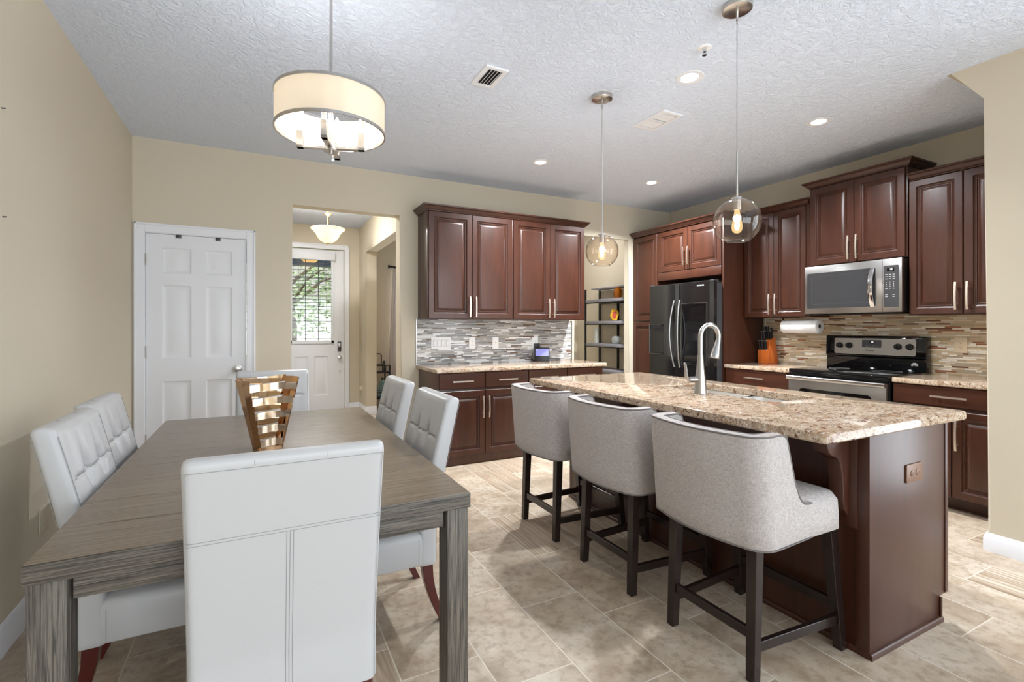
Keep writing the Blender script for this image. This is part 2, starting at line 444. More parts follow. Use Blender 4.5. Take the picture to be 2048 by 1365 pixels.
def bullnose(bm, test, off=.014):
    e = [e for e in bm.edges if all(test(v.co) for v in e.verts)]
    bmesh.ops.bevel(bm, geom=e, offset=off, segments=4, affect='EDGES', profile=.5)
DX0, DX1, DZ = -.806, -.078, 2.022
EX0, EX1, EZ = .261, 1.249, 2.372
b = new()
prism(b, [(-.98, 0), (DX0, 0), (DX0, DZ), (DX1, DZ), (DX1, 0), (EX0, 0), (EX0, EZ), (EX1, EZ), (EX1, 0), (2.6, 0), (2.6, CE), (-.98, CE)], 'y', WY, WY+.197)
near = lambda a, q: abs(a-q) < 1e-4
bullnose(b, lambda c: near(c.y, WY) and ((near(c.x, EX0) or near(c.x, EX1)) and c.z < EZ+.01))
struct('wall_back', b, 'wall')
PX0, PX1, PZ = 3.30, 4.125, 2.366
b = new()
prism(b, [(2.6, 0), (PX0, 0), (PX0, PZ), (PX1, PZ), (PX1, 0), (4.9, 0), (4.9, CE), (2.6, CE)], 'y', WY, WY+.094)
bullnose(b, lambda c: near(c.y, WY) and (near(c.x, PX0) or near(c.x, PX1)) and c.z < PZ+.01)
struct('wall_back_kitchen', b, 'wall')
b = new(); box(b, LX-.1, -3.6, 0, LX, WY, CE); struct('wall_left', b, 'wall', smooth=0)
b = new(); box(b, WX, 1.12, 0, WX+.1, WY+.1, CE); struct('wall_right', b, 'wall', smooth=0)
SX, SY = 3.66, 1.238
b = new()
prism(b, [(.52, 0), (SY, 0), (SY, 2.567), (1.425, CE), (.52, CE)], 'x', SX, SX+.14)
bullnose(b, lambda c: near(c.x, SX) and c.y > SY-.01 and (c.z > 2.0 or near(c.y, SY)) and not (near(c.z, CE) and c.y < 1.3), .016)
struct('wall_side', b, 'wall')
b = new(); box(b, SX+.14, 1.10, 0, WX, 1.238, CE); struct('wall_return', b, 'wall', smooth=0)
# living side behind the camera: side wall with a tall window, rear wall with glass doors
b = new()
box(b, SX, -3.6, 0, SX+.14, -1.96, CE); box(b, SX, -1.96, 0, SX+.14, .52, .30); box(b, SX, -1.96, 2.40, SX+.14, .52, CE)
struct('wall_side_rear', b, 'wall', smooth=0)
b = new()
box(b, -1.0, -3.6, 0, -.75, -3.5, CE); box(b, 3.35, -3.6, 0, 3.8, -3.5, CE); box(b, -.75, -3.6, 2.42, 3.35, -3.5, CE)
struct('wall_rear', b, 'wall', smooth=0)
b = new()
for x in (-.75, .60, 1.95, 3.29): box(b, x, -3.58, 0, x+.06, -3.52, 2.42)
box(b, -.75, -3.58, 2.36, 3.35, -3.52, 2.42); box(b, -.75, -3.58, 0, 3.35, -3.52, .05)
struct('window_1', b, 'trim', smooth=0)
b = new()
for y in (-1.96, -.75, .46): box(b, SX+.03, y, .30, SX+.09, y+.06, 2.40)
box(b, SX+.03, -1.96, .30, SX+.09, .52, .36); box(b, SX+.03, -1.96, 2.34, SX+.09, .52, 2.40); box(b, SX+.03, -1.96, 1.33, SX+.09, .52, 1.37)
struct('window_2', b, 'trim', smooth=0)

# foyer, dining room and pantry beyond the back wall
FY, FX = 7.75, 1.375
b = new(); box(b, .06, WY+.197, 0, .16, FY, CE); struct('wall_foyer_left', b, 'wall', smooth=0)
b = new()
prism(b, [(.06, 0), (.235, 0), (.235, 2.42), (1.155, 2.42), (1.155, 0), (2.15, 0), (2.15, CE), (.06, CE)], 'y', FY, FY+.15)
box(b, 2.15, FY, 0, 3.0, FY+.15, .6); box(b, 2.15, FY, 2.15, 3.0, FY+.15, CE); box(b, 3.0, FY, 0, 3.4, FY+.15, CE)
struct('wall_front', b, 'wall', smooth=0)
b = new()
prism(b, [(WY+.197, 0), (5.25, 0), (5.25, 2.352), (7.25, 2.352), (7.25, 0), (FY, 0), (FY, CE), (WY+.197, CE)], 'x', FX, FX+.155)
bullnose(b, lambda c: near(c.x, FX) and 5.2 < c.y < 7.3 and c.z < 2.36)
struct('wall_foyer_right', b, 'wall')
b = new(); box(b, 3.2, WY+.094, 0, 3.3, FY, CE); struct('wall_dining', b, 'wall', smooth=0)
b = new(); box(b, 4.45, WY+.094, 0, 4.55, 6.5, CE); struct('wall_pantry_right', b, 'wall', smooth=0)
b = new(); box(b, 3.3, 6.4, 0, 4.45, 6.5, CE); struct('wall_pantry_back', b, 'wall', smooth=0)

# baseboards
BB = [(0, 0), (.014, 0), (.014, .085), (.011, .092), (.011, .100), (.006, .112), (.004, .118), (0, .118)]
BS = [(o, z*.86) for o, z in BB]
b = new(); sweep(b, [(LX, WY), (LX, -3.5)][::-1], BB); struct('baseboard_left', b, 'trim')
b = new(); sweep(b, [(SX+.14, SY), (SX, SY), (SX, -3.48)][::-1], [(-o, z) for o, z in BS]); struct('baseboard_side', b, 'trim')
b = new(); sweep(b, [(0.02, WY), (EX0, WY)], BB); struct('baseboard_back', b, 'trim')
b = new(); sweep(b, [(EX1, WY+.19), (EX1, WY), (1.41, WY)], BB); struct('baseboard_jamb', b, 'trim')
b = new(); sweep(b, [(1.224, FY), (FX, FY), (FX, 7.25), (FX+.155, 7.25)], BB); struct('baseboard_foyer', b, 'trim')

# ---------------------------------------------------------------- door_1: six panel door
def panel_face(bm, x0, z0, x1, z1, y, pans, prof):
    xs = sorted({x0, x1, *[p[0] for p in pans], *[p[2] for p in pans]}); zs = sorted({z0, z1, *[p[1] for p in pans], *[p[3] for p in pans]})
    for i in range(len(xs)-1):
        for j in range(len(zs)-1):
            cx, cz = (xs[i]+xs[i+1])/2, (zs[j]+zs[j+1])/2
            if not any(p[0] < cx < p[2] and p[1] < cz < p[3] for p in pans):
                bm.faces.new([bm.verts.new(q) for q in ((xs[i], y, zs[j]), (xs[i+1], y, zs[j]), (xs[i+1], y, zs[j+1]), (xs[i], y, zs[j+1]))])
    for p in pans: nested(bm, p[0], p[1], p[2], p[3], [(i, y+d) for i, d in prof], back=False)
PP = [(0, 0), (.008, .006), (.018, .009), (.03, .009), (.055, .002)]
d1 = bpy.data.objects.new('door_1', None); COL.objects.link(d1); d1['kind'] = 'structure'
b = new(); x0, x1 = -.792, -.092
box(b, x0+.001, WY+.0215, .009, x1-.001, WY+.045, 2.009)
for (xa, xb, za, zb) in ((x0, x0+.02, .008, 2.01), (x1-.02, x1, .008, 2.01), (x0, x1, 1.99, 2.01)): box(b, xa, WY+.0107, za, xb, WY+.03, zb)
pans = [(-.686, 1.697, -.488, 1.902), (-.387, 1.697, -.196, 1.902), (-.686, 1.006, -.488, 1.60), (-.387, 1.006, -.196, 1.60), (-.686, .20, -.488, .822), (-.387, .20, -.196, .822)]
panel_face(b, x0, .008, x1, 2.01, WY+.0105, pans, PP)
obj('door_slab', b, 'door_white', d1, 20)
b = new()
for (xa, xb, za, zb) in ((-.866, -.797, 0, 2.09), (-.087, -.020, 0, 2.09), (-.797, -.087, 2.017, 2.09)):
    box(b, xa, WY-.014, za, xb, WY+.002, zb, .003)
for (xa, xb, za, zb) in ((-.866, -.85, 0, 2.09), (-.036, -.020, 0, 2.09), (-.866, -.020, 2.074, 2.09)):
    box(b, xa, WY-.022, za, xb, WY-.012, zb, .004)
box(b, -.806, WY-.002, 0, -.795, WY+.15, 2.022); box(b, -.089, WY-.002, 0, -.078, WY+.15, 2.022); box(b, -.806, WY-.002, 2.013, -.078, WY+.15, 2.022)
obj('door_frame', b, 'trim', d1, 20)
for z in (.36, 1.062, 1.799):
    b = new(); box(b, -.800, WY+.001, z-.045, -.788, WY+.012, z+.045, .002); cyl(b, (-.794, WY, z-.047), (-.794, WY, z+.047), .005, n=10); obj('hinge', b, 'nickel', d1)
b = new(); K = (-.155, WY+.01, .905)
t = new(); lathe(t, [(.001, 0), (.033, 0), (.033, .006), (.014, .009), (.012, .03), (.026, .038), (.030, .05), (.026, .062), (.001, .066)], n=24)
merge(b, t, Matrix.Translation(K) @ Matrix.Rotation(PI/2, 4, 'X')); obj('door_knob', b, 'nickel', d1)
for x in (-.574, -.299):
    b = new(); box(b, x-.018, WY-.004, 1.985, x+.018, WY+.0105, 2.012, .002); box(b, x-.018, WY+.004, 2.006, x+.018, WY+.05, 2.012)
    obj('over_door_hook', b, 'dark_grey', d1, label='dark grey hook clipped over the door top')

# ---------------------------------------------------------------- door_2: half glazed front door with blind
d2 = bpy.data.objects.new('door_2', None); COL.objects.link(d2); d2['kind'] = 'structure'
gx0, gx1, gz0, gz1 = .434, .973, 1.062, 2.315
b = new(); y0, y1 = FY+.02, FY+.062
box(b, .245, y0, .01, gx0, y1, 2.405); box(b, gx1, y0, .01, 1.145, y1, 2.405); box(b, gx0, y0, gz1, gx1, y1, 2.405); box(b, gx0, y0+.012, .01, gx1, y1, gz0)
panel_face(b, gx0, .01, gx1, gz0, y0, [(.470, .25, .655, .83), (.735, .25, .925, .83)], PP)
obj('door_slab', b, 'door_white', d2, 20)
b = new()
for (xa, xb, za, zb) in ((.165, .235, 0, 2.49), (1.155, 1.222, 0, 2.49), (.235, 1.155, 2.42, 2.49)):
    box(b, xa, FY-.016, za, xb, FY+.002, zb, .003)
box(b, 1.205, FY-.024, 0, 1.222, FY-.014, 2.49, .003); box(b, .165, FY-.024, 2.473, 1.222, FY-.014, 2.49, .003)
obj('door_frame', b, 'trim', d2, 20)
b = new()
for (xa, xb, za, zb) in ((gx0-.035, gx0+.004, gz0-.04, gz1), (gx1-.004, gx1+.035, gz0-.04, gz1), (gx0-.035, gx1+.035, gz0-.045, gz0+.004)):
    box(b, xa, y0-.018, za, xb, y0+.004, zb, .004)
obj('glazing_frame', b, 'door_white', d2, 20)
b = new(); box(b, gx0, y0+.02, gz0, gx1, y0+.026, gz1); obj('pane', b, 'clear_glass', d2, 0)
b = new()
for x in (gx0+.183, gx0+.362): box(b, x-.006, y0+.03, gz0, x+.006, y0+.04, gz1)
for z in (1.345, 1.665, 1.985): box(b, gx0, y0+.03, z-.004, gx1, y0+.04, z+.004)
obj('muntin', b, 'black_plastic', d2, 0)
hr = new(); box(hr, gx0-.04, y0-.065, gz1-.065, gx1+.045, y0-.002, gz1+.065, .006); hr = obj('blind_headrail', hr, 'door_white', d2)
b = new()
nsl = 22
for i in range(nsl):
    z = gz0+.03+i*(gz1-.09-gz0)/nsl
    box(b, gx0+.004, y0-.040, z, gx1-.004, y0-.010, z+.0050)
obj('blind_slat', b, 'black_plastic', d2, 0)
for (x, z) in ((.52, 1.44), (.545, 1.44), (.885, 1.85), (.895, 1.26)):
    b = new(); cyl(b, (x, y0-.045, z), (x, y0-.045, gz1-.06), .0012, n=6); lathe(b, [(.002, .012), (.006, -.03), (.002, -.034)], (x, y0-.045, z), 10)
    obj('blind_cord', b, 'black_plastic', d2)
b = new(); box(b, 1.062, y0-.028, .90, 1.110, y0, 1.045, .005)
kp = obj('deadbolt', b, 'dark_grey', d2)
b = new(); box(b, 1.068, y0-.031, .96, 1.104, y0-.027, 1.03, .001); obj('keypad', b, 'steel', kp)
b = new(); t = new(); lathe(t, [(.001, 0), (.032, 0), (.032, .006), (.014, .009), (.012, .03), (.026, .038), (.030, .05), (.026, .062), (.001, .066)], n=20)
merge(b, t, Matrix.Translation((1.086, y0, .81)) @ Matrix.Rotation(PI/2, 4, 'X')); obj('door_knob', b, 'nickel', d2)
b = new(); cyl(b, (1.09, y0, .60), (1.09, y0-.018, .60), .011, n=12); obj('door_bumper', b, 'nickel', d2)

# splash tiling
b = new(); box(b, 1.405, WY-.009, .878, 3.255, WY, 1.345); struct('wall_tile_back', b, 'mosaic_back_glare', smooth=0)
b = new(); box(b, 1.396, WY-.012, .875, 1.406, WY, 1.345); box(b, 3.254, WY-.012, .875, 3.262, WY, 1.335); struct('trim_1', b, 'steel', smooth=0)
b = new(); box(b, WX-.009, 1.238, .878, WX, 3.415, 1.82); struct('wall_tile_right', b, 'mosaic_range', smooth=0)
b = new(); box(b, WX-.012, 3.405, .875, WX, 3.415, 1.36); struct('trim_2', b, 'trim', smooth=0)
# ---------------------------------------------------------------- cabinets
DOORP = [(0, .0), (0, -.017), (.003, -.020), (.052, -.020), (.054, -.0185), (.058, -.011), (.066, -.010), (.070, -.0135), (.078, -.0125), (.098, -.0045), (.101, -.0045)]
DOORP = [(i, y) for i, y in DOORP]
def raised_door(x0, x1, z0, z1):
    b = new()
    prof = [(0, 0), (0, -.017), (.003, -.020), (.050, -.020), (.053, -.0185), (.056, -.011), (.062, -.0085), (.066, -.0125), (.071, -.0115), (.0745, -.0055), (.079, -.0055), (.098, -.0165), (.102, -.0170)]
    k = min(1.0, (x1-x0)/.36, (z1-z0)/.36)
    nested(b, x0, z0, x1, z1, [(i*k, y) for i, y in prof]); return b
def handle(x, z, L, vert, y=-.02):
    b = new(); pts = []
    for i in range(9):
        s = -1+2*i/8; off = .030+.006*(1-s*s)
        pts.append((x, y-off, z+s*L/2) if vert else (x+s*L/2, y-off, z))
    rings = []
    for i, p in enumerate(pts):
        w, t = .0062, .0035
        rings.append([(p[0]+dx, p[1]+dy, p[2]) for dx, dy in ((-w, -t), (w, -t), (w, t), (-w, t))] if vert else [(p[0], p[1]+dy, p[2]+dz) for dy, dz in ((-t, -w), (t, -w), (t, w), (-t, w))])
    loft(b, rings)
    for s in (-.62, .62):
        q = (x, y, z+s*L/2) if vert else (x+s*L/2, y, z)
        cyl(b, q, (q[0], q[1]-.033, q[2]), .0042, n=10)
    return b
def cabinet(name, label, loc, rotz, w, z0, z1, depth, fronts, cat='cabinet', extra=(), toe=0.0, group=None, body_x=(0, 0)):
    r = thing(name, label, cat, loc, rotz, group)
    b = new()
    if toe: box(b, 0, 0, .10, w, depth, z1, .001); box(b, .0, .10, 0, w, depth, .10)
    else: box(b, 0, 0, z0, w, depth, z1, .001)
    obj('carcass', b, 'cabinet', r)
    for f in fronts:
        kind, a0, a1, c0, c1 = f[:5]; hs = f[5:]
        if kind == 'door': o = obj('door', raised_door(a0, a1, c0, c1), 'cabinet', r, 25)
        else:
            b = new(); nested(b, a0, c0, a1, c1, [(0, 0), (0, -.014), (.004, -.020), (.012, -.020)]); o = obj('drawer', b, 'cabinet_h', r, 25)
        for h in hs: obj('handle', handle(h[1], h[2], .20, h[0] == 'v'), 'handle_metal', o, 30)
    for nm, e in extra: obj(nm, e, 'cabinet', r)
    return r
CR = [(0, 0), (.008, 0), (.010, .006), (.016, .010), (.026, .020), (.036, .034), (.042, .038), (.050, .042), (.052, .052), (.048, .055), (0, .055)]
def crown(path, z, label):
    b = new(); sweep(b, path, [(o, z+h) for o, h in CR]); o = obj('cabinet_crown', b, 'cabinet_h', None, 25)
    tag(o, label, 'crown moulding'); return o

# back wall: two wall units over two base units
UB, UT = 1.340, 2.378
UY = 4.495
def pair(w, z0, z1, hz, m=.003):
    h = w/2
    return [('door', .008, h-.002, z0, z1, ('v', h-.032, hz)), ('door', h+.002, w-.008, z0, z1, ('v', h+.032, hz))]
cabinet('wall_cabinet', 'two-door cherry wall cabinet above the grey tile, on the foyer side', (1.42, UY, 0), 0, .902, UB, UT, .305, pair(.902, UB+.004, UT-.016, 1.46), group='wall cabinets above the grey mosaic')
cabinet('wall_cabinet', 'two-door cherry wall cabinet above the grey tile, on the pantry side', (2.322, UY, 0), 0, .902, UB, UT, .305, pair(.902, UB+.004, UT-.016, 1.46), group='wall cabinets above the grey mosaic')
crown([(1.42, WY), (1.42, UY-.002), (3.224, UY-.002), (3.224, WY)][::1], UT-.008, 'dark crown moulding along the wall cabinets above the grey mosaic')
BY = 4.205; BT = .848
def base_pair(w):
    h = w/2
    return [('drawer', .008, h-.003, .700, .842, ('h', h/2, .768)), ('drawer', h+.003, w-.008, .700, .842, ('h', h*1.5, .768)),
            ('door', .008, h-.003, .085, .678, ('v', h-.030, .525)), ('door', h+.003, w-.008, .085, .678, ('v', h+.030, .525))]
cabinet('base_cabinet', 'cherry base cabinet with two drawers and two doors behind the white chairs', (1.423, BY, 0), 0, .915, 0, BT, .585, base_pair(.915), group='base cabinets under the grey mosaic')
cabinet('base_cabinet', 'cherry base cabinet with two drawers beside the pantry opening', (2.338, BY, 0), 0, .912, 0, BT, .585, base_pair(.912), group='base cabinets under the grey mosaic')

def slab(x0, y0, x1, y1, z0, z1, name, label, hole=None, bev=.008, rad=.012):
    b = new(); n = 6
    O = lambda i, z: [(x, y, z) for x, y in rrect(x1-x0-2*i, y1-y0-2*i, max(rad-i, .002), n, (x0+x1)/2, (y0+y1)/2)]
    prof = [(0, z0+bev*.6), (0, z1-bev), (bev*.3, z1-bev*.3), (bev, z1)]
    if not hole:
        loft(b, [O(bev*.6, z0)]+[O(i, z) for i, z in prof])
    else:
        hx0, hy0, hx1, hy1, hr = hole
        I = lambda i, z: [(x, y, z) for x, y in rrect(hx1-hx0-2*i, hy1-hy0-2*i, hr, n, (hx0+hx1)/2, (hy0+hy1)/2)]
        loft(b, [O(bev*.6, z0)]+[O(i, z) for i, z in prof]+[I(-.003, z1), I(0, z1-.003), I(0, z0)], loop=True)
    return tag(obj(name, b, 'granite', None, 40), label, 'countertop')
slab(1.400, 4.172, 3.290, WY-.001, BT, .884, 'countertop', 'speckled granite countertop under the grey mosaic splash')

# right-hand run: local x runs towards the camera
R90 = -PI/2
RX = 4.20      # front of the deep units
UX = 4.482     # front of the shallow wall units
cabinet('pantry_cabinet', 'tall narrow cherry cabinet in the corner beside the black refrigerator', (RX, WY-.004, 0), R90, .432, 0, 2.378, .598,
        [('door', .012, .424, 1.338, 2.362), ('door', .012, .424, .09, 1.322)])
w = .912
b1 = new(); box(b1, 0, -.018, 1.800, w-.016, .0, 1.892, .002)
b2 = new(); box(b2, w-.004, -.018, 0, w+.016, .598, 2.378, .002)
fr = cabinet('bridge_cabinet', 'short two-door cherry cabinet above the black refrigerator', (RX, 4.364, 0), R90, w-.006, 1.80, 2.378, .598,
        [('door', .008, .448, 1.897, 2.362, ('v', .418, 2.045)), ('door', .452, .896, 1.897, 2.362, ('v', .482, 2.045))], extra=(('rail', b1), ('side_panel', b2)))
crown([(RX-.019, WY-.002), (RX-.019, 3.4355), (UX, 3.4355)], 2.374, 'dark crown moulding above the refrigerator and tall corner cabinet')
cabinet('wall_cabinet', 'two-door cherry wall cabinet above the paper towel roll', (UX, 3.428, 0), R90, .68, 1.356, 2.396, .316,
        [('door', .018, .336, 1.362, 2.380, ('v', .306, 1.485)), ('door', .340, .650, 1.362, 2.380, ('v', .370, 1.485))])
crown([(UX-.001, 3.380), (UX-.001, 2.765), (UX+.045, 2.737)], 2.388, 'short dark crown moulding above the paper towel cabinet')
cabinet('wall_cabinet', 'raised two-door cherry wall cabinet above the microwave', (UX-.012, 2.736, 0), R90, .756, 1.806, 2.522, .328,
        [('door', .008, .376, 1.812, 2.506, ('v', .346, 1.935)), ('door', .380, .746, 1.812, 2.506, ('v', .410, 1.935))])
crown([(WX, 2.737), (UX-.013, 2.737), (UX-.013, 1.979), (WX, 1.979)], 2.514, 'highest dark crown moulding, above the microwave cabinet')
cabinet('wall_cabinet', 'two-door cherry wall cabinet beside the microwave, ending at the beige wall', (UX, 1.976, 0), R90, .734, 1.352, 2.396, .316,
        [('door', .008, .332, 1.358, 2.380, ('v', .302, 1.485)), ('door', .338, .726, 1.358, 2.380, ('v', .368, 1.485))])
crown([(UX-.001, 1.965), (UX-.001, 1.242)], 2.388, 'dark crown moulding above the cabinet beside the beige wall')
cabinet('base_cabinet', 'cherry base cabinet with one drawer under the knife block', (RX, 3.428, 0), R90, .692, 0, BT+.006, .598,
        [('drawer', .010, .684, .705, .848, ('h', .347, .778)), ('door', .010, .344, .105, .682, ('v', .314, .53)), ('door', .350, .684, .105, .682, ('v', .380, .53))], toe=.1)
cabinet('base_cabinet', 'cherry base cabinet between the range and the beige wall', (RX, 1.953, 0), R90, .708, 0, BT+.006, .598,
        [('drawer', .008, .70, .715, .848, ('h', .345, .782)), ('door', .008, .351, .105, .690, ('v', .321, .53)), ('door', .357, .70, .105, .690, ('v', .387, .53))], toe=.1)
slab(4.170, 2.737, WX-.001, 3.430, BT+.006, .890, 'countertop', 'short granite countertop under the knife block')
slab(4.170, 1.244, WX-.001, 1.952, BT+.006, .890, 'countertop', 'granite countertop between the range and the beige wall')

# ---------------------------------------------------------------- refrigerator (local x from far side to near side, front at -y)
F = thing('refrigerator', 'black stainless side-by-side refrigerator with two bowed handles', 'refrigerator', (4.10, 4.352, 0), R90)
fw = .906
b = new(); box(b, .012, 0, .03, fw-.012, .66, 1.705, .004); obj('cabinet_body', b, 'dark_grey', F)
b = new(); box(b, .03, -.04, 0, fw-.03, .05, .055, .004); obj('base_grille', b, 'black_plastic', F)
def bowed(x0, x1, z0, z1, hole=None):
    """door slab with a gently rounded front"""
    t = new(); n = 14; rings = []
    for z, i in ((z0, .006), (z0+.006, 0), (z1-.006, 0), (z1, .006)):
        ring = []
        for k in range(n+1):
            s = k/n; x = x0+i+(x1-x0-2*i)*s
            e = min(1, min(s, 1-s)*(x1-x0)/.028); y = -.070-.004*(1-(2*s-1)**2)+.022*(1-math.sqrt(max(0, 1-(1-e)**2)))
            ring.append((x, y+i, z))
        ring += [(x1-i, -.006, z), (x0+i, -.006, z)]
        rings.append(ring)
    loft(t, rings); return t
split = .444
ld = obj('door', bowed(.0, split-.003, .06, 1.735), 'black_steel', F, 30)
rd = obj('door', bowed(split+.003, fw, .06, 1.735), 'black_steel', F, 30)
for x, dr, sg in ((split-.035, ld, -1), (split+.040, rd, 1)):
    b = new(); pts = []
    for i in range(15):
        s = -1+2*i/14; pts.append((x+sg*.018*(1-s*s), -.074-.052*(1-s*s)-.004, 1.19+s*.36))
    tube(b, pts, [.0115]*15, 12, flat=.75); obj('handle', b, 'steel', dr)
b = new(); nested(b, .024, .965, .250, 1.292, [(0, -.068), (0, -.078), (.006, -.079), (.010, -.072), (.012, -.035), (.1, -.035)]); dp = obj('dispenser', b, 'black_gloss', ld, 25)
b = new(); nested(b, .019, .960, .255, 1.297, [(0, -.068), (0, -.0785), (.004, -.0795), (.0055, -.068)], cap=False); obj('dispenser_rim', b, 'steel', dp, 25)
b = new(); box(b, .055, -.081, 1.225, .22, -.072, 1.284, .003); obj('dispenser_panel', b, 'black_plastic', dp)
b = new()
for i in range(5): box(b, .085+i*.022, -.0822, 1.238, .097+i*.022, -.081, 1.262)
b = new(); box(b, .10, -.068, 1.03, .115, -.05, 1.20, .003); box(b, .165, -.066, 1.04, .235, -.048, 1.215, .004); obj('dispenser_paddle', b, 'steel', dp)
b = new(); nested(b, .505, .870, .838, 1.510, [(0, -.070), (0, -.0765), (.003, -.0775), (.006, -.0765), (.009, -.0755), (.05, -.0755)]); ip = obj('inset_panel', b, 'black_gloss', rd, 25)
b = new(); nested(b, .500, .865, .843, 1.515, [(0, -.0700), (0, -.0770), (.004, -.0775), (.005, -.070)], cap=False); obj('panel_rim', b, 'steel', ip, 25)
lettering('logo', 'SAMSUNG', .020, 'white_print', rd, TXZ(.76, -.0745, 1.690))
for (xa, xb) in ((fw-.05, fw-.006), (.006, .05)):
    b = new(); box(b, xa, -.05, 1.705, xb, .03, 1.742, .004); obj('hinge_cover', b, 'dark_grey', F)

# ---------------------------------------------------------------- range
G = thing('range', 'stainless and black electric range with four knobs on its backguard', 'range', (4.150, 2.730, 0), R90)
gw = .772
b = new(); box(b, .006, .03, .06, gw-.006, .64, .872, .003); obj('oven_body', b, 'black_plastic', G)
b = new(); box(b, 0, -.004, .872, gw, .565, .900, .008); obj('cooktop', b, 'black_gloss', G)
for (x, y, r) in ((.20, .15, .10), (.57, .15, .085), (.20, .40, .075), (.57, .40, .10)):
    t = new(); lathe(t, [(r-.003, .9001), (r, .9001), (r, .9006), (r-.003, .9006)], (x, y, 0), 40, loop=True); obj('burner_marking', t, 'grey_print', G, 0)
b = new(); box(b, .004, -.008, .846, gw-.004, .03, .871, .004); obj('front_trim', b, 'black_gloss', G)
od = new(); box(od, .008, -.020, .20, gw-.008, .028, .838, .006); od = obj('oven_door', od, 'steel', G)
b = new(); prism(b, [(x, z) for x, z in rrect(.56, .37, .03, 6, gw/2, .555)], 'y', -.024, -.019); obj('oven_window', b, 'black_gloss', od)
b = new(); prism(b, [(-.044, .812), (-.048, .820), (-.048, .836), (-.042, .842), (-.034, .842), (-.030, .836), (-.032, .812)], 'x', .006, gw-.006)
box(b, .03, -.040, .814, .06, -.018, .838); box(b, gw-.06, -.040, .814, gw-.03, -.018, .838); obj('handle', b, 'steel', od, 30)
b = new(); box(b, .008, -.018, .065, gw-.008, .028, .190, .005); obj('warming_drawer', b, 'steel', G)
b = new(); prism(b, [(.560, .895), (.566, 1.000), (.548, 1.008), (.556, 1.178), (.566, 1.186), (.636, 1.186), (.636, .895)], 'x', 0, gw, .004); bg = obj('backguard', b, 'black_gloss', G, 30)
yf = lambda z: .548+.008*(z-1.008)/.17
def onpanel(bm, x, z): return (x, yf(z), z)
b = new(); pts = rrect(.628, .138, .012, 5, .392, 1.094)
loft(b, [[(x, yf(z)-.001, z) for x, z in pts], [(x, yf(z)-.006, z) for x, z in pts], [(x*.996+.392*.004, yf(z)-.0075, z) for x, z in pts]]); cp = obj('control_panel', b, 'steel', bg, 30)
for x in (.125, .205, .582, .665):
    b = new(); t = new(); lathe(t, [(.026, 0), (.0265, .004), (.023, .008), (.022, .026), (.019, .029), (.001, .029)], n=28); box(t, -.0045, -.021, .026, .0045, .021, .036, .0015)
    merge(b, t, Matrix.Translation((x, yf(1.10)-.006, 1.100)) @ Matrix.Rotation(PI/2, 4, 'X')); kb = obj('knob', b, 'black_plastic', cp, 40)
b = new(); pts = rrect(.150, .066, .008, 4, .385, 1.118); loft(b, [[(x, yf(z)-.006, z) for x, z in pts], [(x, yf(z)-.0095, z) for x, z in pts]]); dsp = obj('display', b, 'dark_grey', cp, 30)
b = new(); box(b, .362, yf(1.13)-.0105, 1.119, .412, yf(1.13)-.009, 1.143); obj('clock_window', b, 'black_gloss', dsp, 0)
lettering('clock_digits', '10', .019, 'lcd', dsp, TXZ(.391, yf(1.13)-.0115, 1.131))
for i, x in enumerate((.338, .356, .374, .394, .414, .430)):
    b = new(); box(b, x, yf(1.1)-.0102, 1.096, x+.009, yf(1.1)-.009, 1.100); obj('button', b, 'grey_print', dsp, 0)
lettering('logo', 'Whirlpool', .0165, 'dark_print', cp, TXZ(.372, yf(1.06)-.0085, 1.060))
b = new(); t = new(); lathe(t, [(.001, 0), (.024, 0), (.024, .0016), (.001, .0016)], n=30); merge(b, t, Matrix.Translation((.690, .5645, .948)) @ Matrix.Rotation(PI/2, 4, 'X')); st = obj('sticker', b, 'white_print', bg, 30)
b = new()
t = new(); lathe(t, [(.0185, .0016), (.0195, .0016), (.0195, .0022), (.0185, .0022)], n=30, loop=True); box(t, -.010, -.004, .0016, .002, .004, .0024, .001); box(t, 0, .000, .0016, .012, .003, .0024); box(t, -.006, -.008, .0016, -.003, .009, .0022)
merge(b, t, Matrix.Translation((.690, .5645, .948)) @ Matrix.Rotation(PI/2, 4, 'X')); obj('sticker_print', b, 'dark_print', st, 0)

# ---------------------------------------------------------------- microwave
X = thing('microwave', 'stainless over-the-range microwave with an arched handle', 'microwave', (4.405, 2.733, 0), R90)
mw, m0, m1 = .756, 1.372, 1.796
b = new(); box(b, .004, 0, m0+.012, mw-.004, .380, m1, .003); obj('oven_body', b, 'black_plastic', X)
b = new(); box(b, 0, -.026, m0+.006, mw, 0.0, m1, .004); fd = obj('front_frame', b, 'steel', X)
b = new(); pts = rrect(.548, .310, .010, 4, .300, (m0+m1)/2-.003); prism(b, pts, 'y', -.0285, -.0255); wi = obj('door_window', b, 'oven_window', X)
b = new()
nested(b, .062, m0+.088, .540, m1-.092, [(0, -.0284), (0, -.0288), (.002, -.0288), (.0025, -.0284)], cap=False); obj('window_screen', b, 'dark_grey', wi, 0)
b = new(); box(b, .621, -.0275, m0+.006, .6235, -.0255, m1); obj('door_gap', b, 'black_plastic', X, 0)
b = new(); prism(b, rrect(.104, .325, .008, 4, .683, (m0+m1)/2-.004), 'y', -.0285, -.0255); cpm = obj('control_panel', b, 'dark_grey', X)
b = new(); box(b, .655, -.0292, 1.698, .706, -.028, 1.724); ck = obj('clock_window', b, 'black_gloss', cpm, 0)
lettering('clock_digits', '10', .020, 'lcd', cpm, TXZ(.684, -.0297, 1.711))
